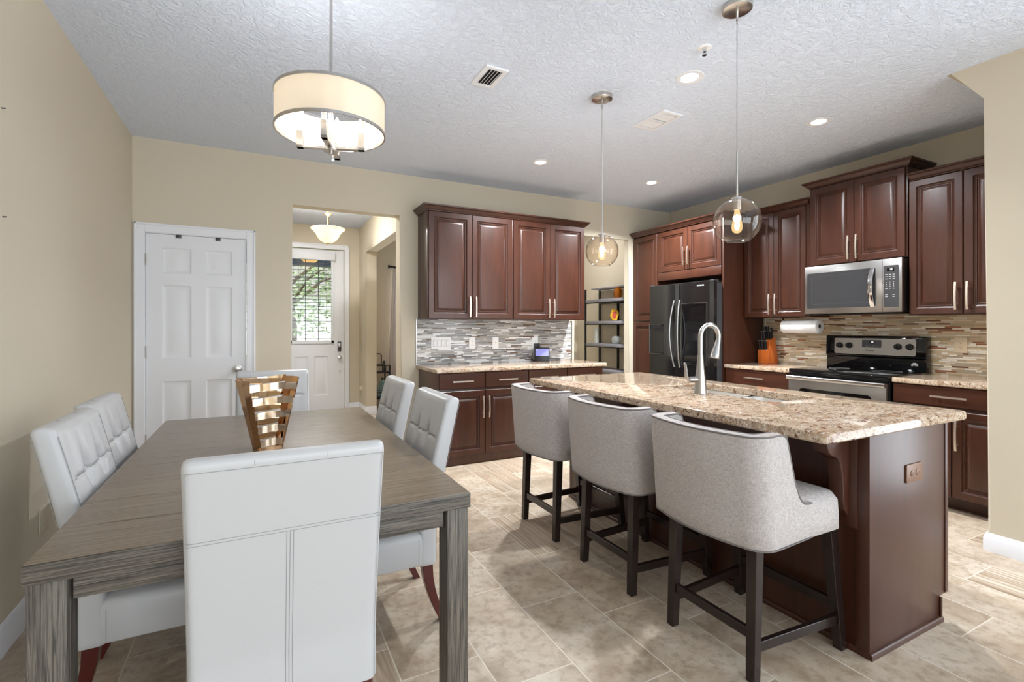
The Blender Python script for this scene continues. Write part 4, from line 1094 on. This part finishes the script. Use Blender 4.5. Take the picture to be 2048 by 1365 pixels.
globe((1.992, 1.563, 0), 'clear glass globe pendant above the island near the sink', 6)

def can(x, y, label, watts):
    P = thing('recessed_light', label, 'recessed light', (x, y, CE), 0, 'recessed ceiling lights')
    b = new(); lathe(b, [(.060, -.003), (.080, -.003), (.082, -.001), (.082, .002), (.060, .002)], n=40, loop=True); obj('trim_ring', b, 'trim', P, 40)
    b = new(); lathe(b, [(.060, -.002), (.058, -.002), (.050, .030), (.052, .032)], n=40, loop=True); obj('baffle', b, 'trim', P, 40)
    b = new(); lathe(b, [(.001, -.0005), (.050, -.0005), (.050, .004), (.001, .004)], n=32); obj('lens', b, 'lamp_white', P, 40)
    d = bpy.data.lights.new('recessed_beam', 'AREA'); d.shape = 'DISK'; d.size = .10; d.energy = watts; d.color = (.93, .965, 1); d.spread = math.radians(140)
    o = bpy.data.objects.new('recessed_beam', d); o.location = (x, y, CE-.006); COL.objects.link(o)
can(2.312, 2.142, 'recessed light between the vents and the globe pendant, near the sprinkler', 22)
can(3.650, 2.172, 'recessed light above the range, near the raised cabinet', 36)
can(2.291, 3.871, 'recessed light above the grey mosaic counter', 44)
can(3.644, 3.890, 'recessed light above the refrigerator', 72)

P = thing('fire_sprinkler', 'white ceiling sprinkler head beside a recessed light', 'sprinkler', (2.134, 1.877, CE))
b = new(); lathe(b, [(.001, -.001), (.012, -.002), (.026, -.006), (.034, -.004), (.036, 0), (.001, 0)], n=28); obj('escutcheon', b, 'white_plastic', P)
b = new(); cyl(b, (0, 0, -.024), (0, 0, -.002), .010, .011, 14); tube(b, [(.010, 0, -.02), (.011, 0, -.032), (.003, 0, -.042)], .0022, 6); tube(b, [(-.010, 0, -.02), (-.011, 0, -.032), (-.003, 0, -.042)], .0022, 6); obj('sprinkler_head', b, 'chrome', P)
b = new(); lathe(b, [(.001, -.043), (.012, -.043), (.012, -.041), (.001, -.041)], n=16); obj('deflector', b, 'chrome', P)

V1 = thing('air_vent', 'white ceiling vent with dark open slots beside the drum pendant', 'air vent', (1.234, 2.688, CE))
b = new(); nested_ = [(0, 0), (.004, -.008), (.030, -.010), (.032, -.006)]
def rect_ring(w, l, prof):
    return [[(-w/2+i, -l/2+i, z), (w/2-i, -l/2+i, z), (w/2-i, l/2-i, z), (-w/2+i, l/2-i, z)] for i, z in prof]
loft(b, rect_ring(.146, .242, [(0, 0), (0, -.006), (.004, -.009), (.026, -.010), (.027, -.003), (.027, 0)]), cap0=False, cap1=False); obj('frame', b, 'trim', V1, 20)
b = new(); box(b, -.047, -.095, -.0012, .047, .095, -.0002); obj('duct', b, 'black_plastic', V1, 0)
for k in range(5):
    b = new(); x = -.046+k*.0195; prism(b, [(x+.0085, -.0015), (x+.0100, -.0015), (x+.0015, -.0100), (x, -.0100)], 'y', -.095, .095); obj('louvre', b, 'trim', V1, 0)
V2 = thing('air_vent', 'white ceiling vent with two rows of louvres between the globe pendants', 'air vent', (2.584, 2.692, CE))
b = new(); loft(b, rect_ring(.194, .304, [(0, 0), (0, -.006), (.004, -.009), (.030, -.010), (.031, -.003), (.031, 0)]), cap0=False, cap1=False); box(b, -.066, -.008, -.010, .066, .008, -.004); obj('frame', b, 'trim', V2, 20)
b = new(); box(b, -.066, -.121, -.0012, .066, .121, -.0002); obj('duct', b, 'black_plastic', V2, 0)
for (ya, yb_) in ((-.112, -.018), (.018, .112)):
    for k in range(7):
        b = new(); x = -.0655+k*.0185; prism(b, [(x, -.002), (x+.0015, -.002), (x+.0165, -.0098), (x+.0150, -.0098)], 'y', ya, yb_); obj('louvre', b, 'trim', V2, 0)

B = thing('bowl_pendant', 'alabaster bowl ceiling light on a brass stem in the foyer', 'ceiling lamp', (.75, 6.30, 0))
b = new(); prof = [(.002, 2.280), (.05, 2.286), (.09, 2.308), (.118, 2.345), (.138, 2.385), (.165, 2.420), (.192, 2.440), (.196, 2.452), (.190, 2.456)]
lathe(b, prof+[(r-.005 if r > .006 else r*.5, z+.004) for r, z in prof[::-1]], n=48, loop=True); obj('bowl', b, 'alabaster', B, 60)
b = new(); lathe(b, [(.001, 2.252), (.006, 2.256), (.005, 2.266), (.016, 2.270), (.022, 2.280), (.010, 2.288), (.001, 2.288)], n=20); obj('finial', b, 'brass', B)
b = new(); cyl(b, (0, 0, 2.285), (0, 0, 2.62), .009, n=12); lathe(b, [(.009, 2.46), (.016, 2.47), (.010, 2.50), (.010, 2.60), (.030, 2.612), (.048, 2.622), (.046, 2.632), (.014, 2.64), (.009, 2.66), (.001, 2.662)], n=24); obj('stem', b, 'brass', B)
for k in range(3):
    b = new(); z = 2.672+k*.030; pts = [(.010*math.cos(a*PI/6)*(1 if k % 2 else 0), .010*math.cos(a*PI/6)*(0 if k % 2 else 1), z+.019*math.sin(a*PI/6)) for a in range(13)]; tube(b, pts, .0028, 6); obj('chain_link', b, 'brass', B)
b = new(); lathe(b, [(.001, CE-.022), (.05, CE-.016), (.062, CE), (.001, CE)], n=28); obj('canopy', b, 'brass', B)
b = new(); lathe(b, [(.001, 2.330), (.022, 2.340), (.028, 2.360), (.020, 2.385), (.001, 2.39)], (.06, -.03, 0), 16); obj('bulb', b, 'bulb_hot', B)
b = new(); lathe(b, [(.001, 2.330), (.022, 2.340), (.028, 2.360), (.020, 2.385), (.001, 2.39)], (-.05, .04, 0), 16); obj('bulb', b, 'bulb_warm', B)
point('foyer_light', (.75, 6.30, 2.52), 8, (.97, .98, 1), .08)
area('foyer_fill', (.46, 6.0, CE-.01), (0, 0, 0), .14, .14, 34, (.95, .97, 1))  # unseen fill added under the ceiling to brighten the front door

# ---------------------------------------------------------------- things on the counters
K = thing('knife_block', 'orange wooden knife block on the short granite counter', 'knife block', (4.655, 3.318, .890), math.radians(-8))
kw = .048
b = new(); prism(b, [(-.050, 0), (.002, 0), (-.014, .118), (-.050, .118)], 'y', -kw, kw, .002); obj('front_block', b, 'knife_wood', K)
b = new(); prism(b, [(.003, 0), (.088, 0), (.050, .232), (-.010, .200), (-.0135, .118)], 'y', -kw, kw, .002); obj('rear_block', b, 'knife_wood', K)
b = new(); box(b, -.045, -kw+.004, -.0008, .08, kw-.004, .0004); obj('base_pad', b, 'black_plastic', K)
def knife(x, y, z, tilt, L, label, grp):
    k = thing('kitchen_knife', label, 'knife', (0, 0, 0), 0, grp)
    k.matrix_world = K_M @ Matrix.Translation((x, y, z)) @ Matrix.Rotation(tilt, 4, 'Y')
    b = new(); box(b, -.0035, -.0008, -.07, .0035, .0008, .003); obj('blade', b, 'chrome', k, 0)
    b = new(); box(b, -.0095, -.0085, 0, .0095, .0085, .006, .001); box(b, -.0098, -.0090, L, .0098, .0090, L+.008, .001); box(b, -.0104, -.0012, .004, .0104, .0012, L+.002); obj('bolster', b, 'chrome', k, 20)
    b = new(); loft(b, [[(a_, c_, zz) for a_, c_ in rrect(0.0190*s, .0170*s, .004, 3)] for zz, s in ((.006, .9), (L*.3, 1.05), (L*.6, .95), (L*.85, 1.08), (L, 1.0))]); obj('grip', b, 'black_plastic', k, 40)
bpy.context.view_layer.update()
K_M = Matrix.Translation((4.650, 3.300, .890)) @ Matrix.Rotation(math.radians(-8), 4, 'Z') @ Matrix.Scale(1.16, 4)
K.matrix_world = K_M
for i, y in enumerate((.032, .003, -.027)):
    knife(-.032, y, .119, -.14, .078, 'black-handled steak knife in the low front row of the knife block', 'steak knives in the front row')
for i, y in enumerate((.030, .004)):
    knife(-.008, y, .200, -.12, .080, 'black-handled knife in the middle row of the knife block', 'knives in the middle row')
for i, y in enumerate((.024, -.006)):
    knife(.022, y, .216, -.10, .110, 'long black-handled knife in the top row of the knife block', 'knives in the top row')
k = thing('sharpening_steel', 'thin dark sharpening steel at the back of the knife block', 'sharpening steel', (0, 0, 0)); k.matrix_world = K_M @ Matrix.Translation((.036, -.026, .220)) @ Matrix.Rotation(-.08, 4, 'Y')
b = new(); cyl(b, (0, 0, -.08), (0, 0, .004), .003, n=8); obj('rod', b, 'chrome', k)
b = new(); lathe(b, [(.001, 0), (.008, .002), (.0075, .04), (.009, .085), (.007, .098), (.001, .10)], n=12); obj('grip', b, 'black_plastic', k)
k = thing('kitchen_scissors', 'black kitchen scissors standing open-handled in the knife block', 'scissors', (0, 0, 0)); k.matrix_world = K_M @ Matrix.Translation((.012, -.032, .204)) @ Matrix.Rotation(-.06, 4, 'Y')
b = new(); box(b, -.005, -.002, -.07, .005, .002, .012); obj('blade', b, 'chrome', k, 0)
for s in (-1, 1):
    b = new(); pts = [(s*.011+.010*math.cos(a*PI/8), s*.002, .050+.026*math.sin(a*PI/8)) for a in range(17)]; tube(b, pts, .0036, 8); tube(b, [(0, s*.002, .004), (s*.006, s*.002, .026)], .0045, 8); obj('grip', b, 'black_plastic', k)

Q = thing('paper_towel_roll', 'white paper towel roll mounted under the wall cabinet', 'paper towels', (4.575, 2.885, 1.268))
b = new(); n = 40; prof = [(.021, -.172), (.062, -.172), (.066, -.168), (.0665, 0), (.066, .168), (.062, .172), (.021, .172)]
t = new(); lathe(t, prof, n=n, loop=True); merge(b, t, Matrix.Rotation(PI/2, 4, 'X')); obj('paper', b, 'paper', Q, 50)
b = new(); t = new(); lathe(t, [(.0205, -.171), (.0185, -.171), (.0185, .171), (.0205, .171)], n=24, loop=True); merge(b, t, Matrix.Rotation(PI/2, 4, 'X')); obj('core', b, 'cardboard', Q)
Q = thing('towel_holder', 'slim dark holder arm fixed under the wall cabinet', 'paper towel holder', (4.575, 2.885, 1.268))
b = new(); cyl(b, (0, -.165, 0), (0, .181, 0), .005, n=10); box(b, -.008, .180, -.012, .008, .184, .0865, .001); box(b, -.012, .02, .083, .012, .185, .0878, .001); obj('bracket', b, 'black_metal', Q)

D = thing('smart_display', 'small black smart display with a blue screen on the granite counter', 'smart display', (2.780, 4.668, .884), math.radians(-27))
b = new(); prism(b, [(-.045, 0), (.040, 0), (.006, .150), (-.012, .155), (-.018, .150)], 'x', -.082, .082, .004); obj('casing', b, 'black_plastic', D)
def slant(x0, z0, x1, z1, o):
    f = lambda z: -.045+(z/.150)*.027-o
    b = new(); loft(b, [[(x0, f(z0), z0), (x1, f(z0), z0), (x1, f(z1), z1), (x0, f(z1), z1)], [(x0, f(z0)+.0012, z0), (x1, f(z0)+.0012, z0), (x1, f(z1)+.0012, z1), (x0, f(z1)+.0012, z1)]]); return b
obj('screen', slant(-.072, .062, .072, .140, .0012), 'screen_blue', D, 0)
obj('screen_text', slant(-.066, .128, -.044, .135, .0016), 'white_print', D, 0)
b = new(); tube(b, [(-.03, .03, .01), (-.09, .05, .004), (-.115, .075, .03), (-.10, .085, .08), (-.06, .09, .12), (-.02, .10, .155), (-.0, .105, .168)], .0022, 8); obj('power_cord', b, 'black_plastic', D)
A = thing('power_adapter', 'small dark charger plugged into the outlet above the display', 'charger', (2.772, TY-.009, 1.058))
b = new(); box(b, -.030, -.036, -.028, .030, 0, .022, .004); obj('housing', b, 'dark_grey', A)

# ---------------------------------------------------------------- pantry shelf unit and what stands on it
U = thing('shelf_unit', 'dark metal shelf unit with grey boards in the pantry', 'shelf unit', (4.165, 5.36, 0))
for (x, y, h) in ((.012, -.43, 1.86), (.012, .43, 1.80), (.262, -.43, 1.80), (.262, .43, 1.80), (.262, .02, 1.80)):
    b = new(); box(b, x-.011, y-.011, 0, x+.011, y+.011, h, .001); obj('post', b, 'black_metal', U)
for z in (.12, .655, 1.005, 1.315, 1.615):
    b = new(); box(b, 0.004, -.418, z-.010, .27, .418, z+.032, .002); s_o = obj('shelf', b, 'shelf_wood', U)
    b = new(); box(b, .02, -.425, z-.022, .034, .425, z-.009, .001); box(b, .24, -.425, z-.022, .254, .425, z-.009, .001); obj('support_bar', b, 'black_metal', s_o)
b = new(); box(b, .10, -.418, 1.795, .27, .418, 1.815, .002); obj('shelf', b, 'shelf_wood', U)
a = thing('amber_vase', 'faceted amber glass vase on the upper pantry shelf', 'vase', (4.255, 5.17, 1.647))
b = new(); R6 = lambda r, z, k=0: [(r*math.cos(PI/3*i+k), r*math.sin(PI/3*i+k), z) for i in range(6)]
loft(b, [R6(.052, 0), R6(.062, .05), R6(.062, .085), R6(.040, .142), R6(.036, .142), R6(.056, .085), R6(.056, .052), R6(.046, .01)], cap1=True); obj('vessel', b, 'amber_glass', a, 0)
a = thing('photo_frame', 'ornate yellow picture frame with a reddish photo on the pantry shelf', 'picture frame', (4.235, 5.22, 1.347), math.radians(-62))
b = new(); pts = []
for i in range(40):
    t_ = 2*PI*i/40; rr = 1+.07*math.sin(4*t_)+.05*math.cos(6*t_); pts.append((.058*rr*math.cos(t_), .080+.078*rr*math.sin(t_)))
prism(b, pts, 'y', 0, .014, .003); obj('frame', b, 'frame_yellow', a, 40)
b = new(); box(b, -.028, -.0012, .030, .028, .0008, .122); obj('picture', b, 'picture_red', a, 0)
b = new(); prism(b, [(.014, .10), (.05, .004), (.014, .03)], 'x', -.012, .012); obj('stand', b, 'frame_yellow', a)
a = thing('glass_bowl', 'round clear glass bowl on the middle pantry shelf', 'bowl', (4.235, 5.18, 1.037))
b = new(); prof = [(.002, 0), (.03, .001), (.055, .018), (.066, .048), (.062, .080), (.048, .100), (.050, .104)]
lathe(b, prof+[(max(r-.002, .001), z+.002) for r, z in prof[::-1]], n=32, loop=True); obj('vessel', b, 'vessel_glass', a, 60)
a = thing('glass_cylinder', 'tall clear glass cylinder vase on the middle pantry shelf', 'vase', (4.225, 5.60, 1.037))
b = new(); lathe(b, [(.001, 0), (.035, 0), (.035, .22), (.0325, .22), (.0325, .012), (.001, .012)], n=28); obj('vessel', b, 'vessel_glass', a, 40)

# ---------------------------------------------------------------- dining room glimpse: curtain, rod, bar cart
C_ = thing('curtain', 'pale floor-length curtain in the room beyond the foyer', 'curtain', (2.02, 7.655, 0))
b = new(); rings = []
for j in range(9):
    z = .02+2.15*j/8; w = .15+.10*(1-j/8); ring = []
    for i in range(41): s = -1+2*i/40; ring.append((s*w, .022*math.sin(s*16)+.0*z, z))
    ring += [(p[0], p[1]+.003, p[2]) for p in ring[::-1]]; rings.append(ring)
loft(b, rings); obj('cloth', b, 'sheer', C_, 60)
b = new()
for i in range(4): t = new(); lathe(t, [(.020, -.002), (.024, -.002), (.024, .002), (.020, .002)], n=16, loop=True); merge(b, t, Matrix.Translation((-.12+.08*i, 0, 2.185)) @ Matrix.Rotation(PI/2, 4, 'Y'))
obj('curtain_ring', b, 'black_metal', C_)
C_ = thing('curtain_rod', 'black curtain rod with a flared finial above the pale curtain', 'curtain rod', (0, 7.655, 2.20))
b = new(); cyl(b, (1.86, 0, 0), (3.1, 0, 0), .010, n=12); obj('rod', b, 'black_metal', C_)
b = new(); t = new(); lathe(t, [(.001, -.075), (.030, -.072), (.028, -.055), (.012, -.035), (.020, -.012), (.012, 0), (.001, .0)], n=16); merge(b, t, Matrix.Translation((1.865, 0, 0)) @ Matrix.Rotation(PI/2, 4, 'Y')); obj('finial', b, 'black_metal', C_)
b = new(); box(b, 1.90, 0, -.012, 1.915, .095, .012, .002); obj('bracket', b, 'black_metal', C_)
C_ = thing('bar_cart', 'black metal bar cart beyond the foyer arch', 'bar cart', (1.735, 7.47, 0), math.radians(3))
for (x, y) in ((-.30, -.13), (0, -.13), (-.30, .13), (0, .13)):
    b = new(); box(b, x-.009, y-.009, .03, x+.009, y+.009, .70, .001); obj('post', b, 'black_metal', C_)
for z in (.20, .58):
    b = new(); box(b, -.30, -.13, z, 0, .13, z+.018, .001); obj('shelf', b, 'black_metal', C_)
for z in (.29, .685):
    for y in (-.13, .13):
        b = new(); box(b, -.30, y-.006, z, 0, y+.006, z+.012, .001); obj('rail', b, 'black_metal', C_)
b = new(); tube(b, [(-.30, -.13, .69), (-.30, -.13, .87), (-.15, -.13, .87), (-.125, -.13, .85), (-.125, -.13, .69)], .008, 8); obj('push_handle', b, 'black_metal', C_)
for x in (-.29, -.01):
    for y in (-.12, .12):
        b = new(); cyl(b, (x, y-.008, .022), (x, y+.008, .022), .022, n=16); obj('caster', b, 'black_plastic', C_)
def bottle(name, label, cat, x, y, z, prof, mat, cap=None):
    r = thing(name, label, cat, (x, y, z)); b = new(); lathe(b, prof, n=20); obj('body', b, mat, r, 50)
    if cap: b = new(); lathe(b, cap[0], n=16); obj('cap', b, cap[1], r, 50)
bottle('water_jug', 'pale blue plastic jug on the lower shelf of the bar cart', 'jug', 1.655, 7.43, .218, [(.001, 0), (.05, 0), (.056, .01), (.056, .17), (.045, .215), (.018, .245), (.016, .26), (.001, .26)], 'water_glass', ([(.001, .26), (.019, .26), (.019, .285), (.001, .285)], 'black_plastic'))
bottle('bottle', 'green-capped bottle on the lower shelf of the bar cart', 'bottle', 1.545, 7.41, .218, [(.001, 0), (.036, 0), (.038, .16), (.016, .21), (.014, .25), (.001, .25)], 'water_glass', ([(.001, .25), (.018, .25), (.018, .29), (.001, .29)], 'green_plastic'))
bottle('glass_tumbler', 'clear tumbler on the top shelf of the bar cart', 'glass', 1.635, 7.41, .598, [(.001, 0), (.034, 0), (.040, .13), (.036, .13), (.030, .012), (.001, .012)], 'clear_glass')
bottle('glass_decanter', 'clear decanter on the top shelf of the bar cart', 'decanter', 1.52, 7.42, .598, [(.001, 0), (.045, 0), (.052, .06), (.030, .13), (.016, .16), (.016, .21), (.001, .21)], 'clear_glass')
bottle('cocktail_shaker', 'dark bottle beside the tumbler on the bar cart', 'bottle', 1.685, 7.46, .598, [(.001, 0), (.030, 0), (.034, .08), (.020, .14), (.012, .16), (.001, .16)], 'black_gloss')

# ---------------------------------------------------------------- outside the front door
b = new(); box(b, -12, 7.9, -.12, 14, 40, -.06); struct('floor_yard', b, 'grass', smooth=0)
b = new(); box(b, -1.5, 7.9, -.06, 3.4, 10.4, -.02); struct('floor_porch', b, 'concrete', smooth=0)
b = new(); box(b, -12, 16, -.058, 14, 22, -.05); struct('floor_street', b, 'asphalt', smooth=0)
b = new(); box(b, -1.5, 7.9, 2.55, 3.4, 10.3, 2.68); box(b, -1.5, 10.1, 2.44, 3.4, 10.3, 2.55); struct('ceiling_porch', b, 'porch_blue', smooth=0)
r = thing('porch_lamp', 'amber glass porch lamp glowing above the front door outside', 'porch lamp', (.80, 9.2, 2.55))
b = new(); lathe(b, [(.001, -.03), (.05, -.03), (.06, 0), (.001, 0)], n=20); obj('canopy', b, 'dark_grey', r)
b = new(); cyl(b, (0, 0, -.10), (0, 0, -.02), .012, n=8); obj('stem', b, 'dark_grey', r)
b = new(); lathe(b, [(.001, -.165), (.09, -.16), (.125, -.13), (.165, -.10), (.16, -.095), (.001, -.095)], n=24); obj('shade', b, 'porch_glow', r, 40)
for (x, lb) in ((.20, 'pale porch column seen through the door glass'), (2.6, 'pale porch column beyond the dining room window')):
    r = thing('porch_column', lb, 'column', (x, 10.0, -.02)); b = new(); box(b, -.10, -.10, 0, .10, .10, 2.57, .01); obj('shaft', b, 'trim', r); b = new(); box(b, -.14, -.14, 0, .14, .14, .12, .01); obj('base', b, 'trim', r)
H = thing('house', 'pale stucco house across the street, seen through the door glass', 'house', (1.6, 27, -.06))
b = new(); box(b, -6, 0, 0, 6, 7, 2.9); obj('wall', b, 'stucco', H, 0)
b = new(); prism(b, [(-6.5, 2.9), (6.5, 2.9), (0, 5.2)], 'y', -.5, 7.5); obj('roof', b, 'roof_tile', H, 0)
for x in (-4, -1.2, 3): b = new(); box(b, x-.6, -.03, .9, x+.6, 0, 2.2); obj('window', b, 'black_gloss', H, 0)
def tree(x, y, h, rad, seed, label):
    r = thing('tree', label, 'tree', (x, y, -.1)); rn = random.Random(seed)
    b = new(); tube(b, [(0, 0, 0), (.05, 0, h*.3), (-.05, .05, h*.6), (0, 0, h*.9)], [.16, .12, .08, .02], 10)
    for k in range(7):
        a = rn.uniform(0, 2*PI); z = h*rn.uniform(.25, .6); tube(b, [(0, 0, z), (math.cos(a)*rad*.4, math.sin(a)*rad*.4, z+h*.15), (math.cos(a)*rad*.75, math.sin(a)*rad*.75, z+h*.2)], [.05, .03, .01], 6)
    obj('trunk', b, 'bark', r)
    b = new()
    for k in range(2600):
        while True:
            p = Vector((rn.uniform(-1, 1), rn.uniform(-1, 1), rn.uniform(-1, 1)))
            if .25 < p.length < 1: break
        c = Vector((p.x*rad, p.y*rad, h*.62+p.z*h*.42)); s = rn.uniform(.05, .10)
        m = Matrix.Translation(c) @ Matrix.Rotation(rn.uniform(0, 6), 4, 'Z') @ Matrix.Rotation(rn.uniform(0, 3), 4, 'X')
        b.faces.new([b.verts.new(m @ Vector(q)) for q in ((-s, 0, 0), (0, -s*.5, .01), (s, 0, 0), (0, s*.5, .01))])
    o = obj('foliage', b, 'leaf', r, 0)
tree(.75, 14.2, 4.6, 1.9, 3, 'leafy tree in front of the door glass')
tree(6.2, 15.6, 5.0, 2.1, 5, 'leafy tree further along the street, seen through the door glass')

# two small wall anchors near the edge of the view
for (y, z, lb) in ((2.588, 2.106, 'small dark anchor high on the beige wall beside the table'), (2.597, 1.688, 'small dark anchor lower on the beige wall beside the table')):
    r = thing('wall_anchor', lb, 'wall anchor', (LX, y, z)); b = new(); cyl(b, (0, 0, 0), (.012, 0, .001), .0028, .0022, 8); obj('screw', b, 'dark_grey', r)
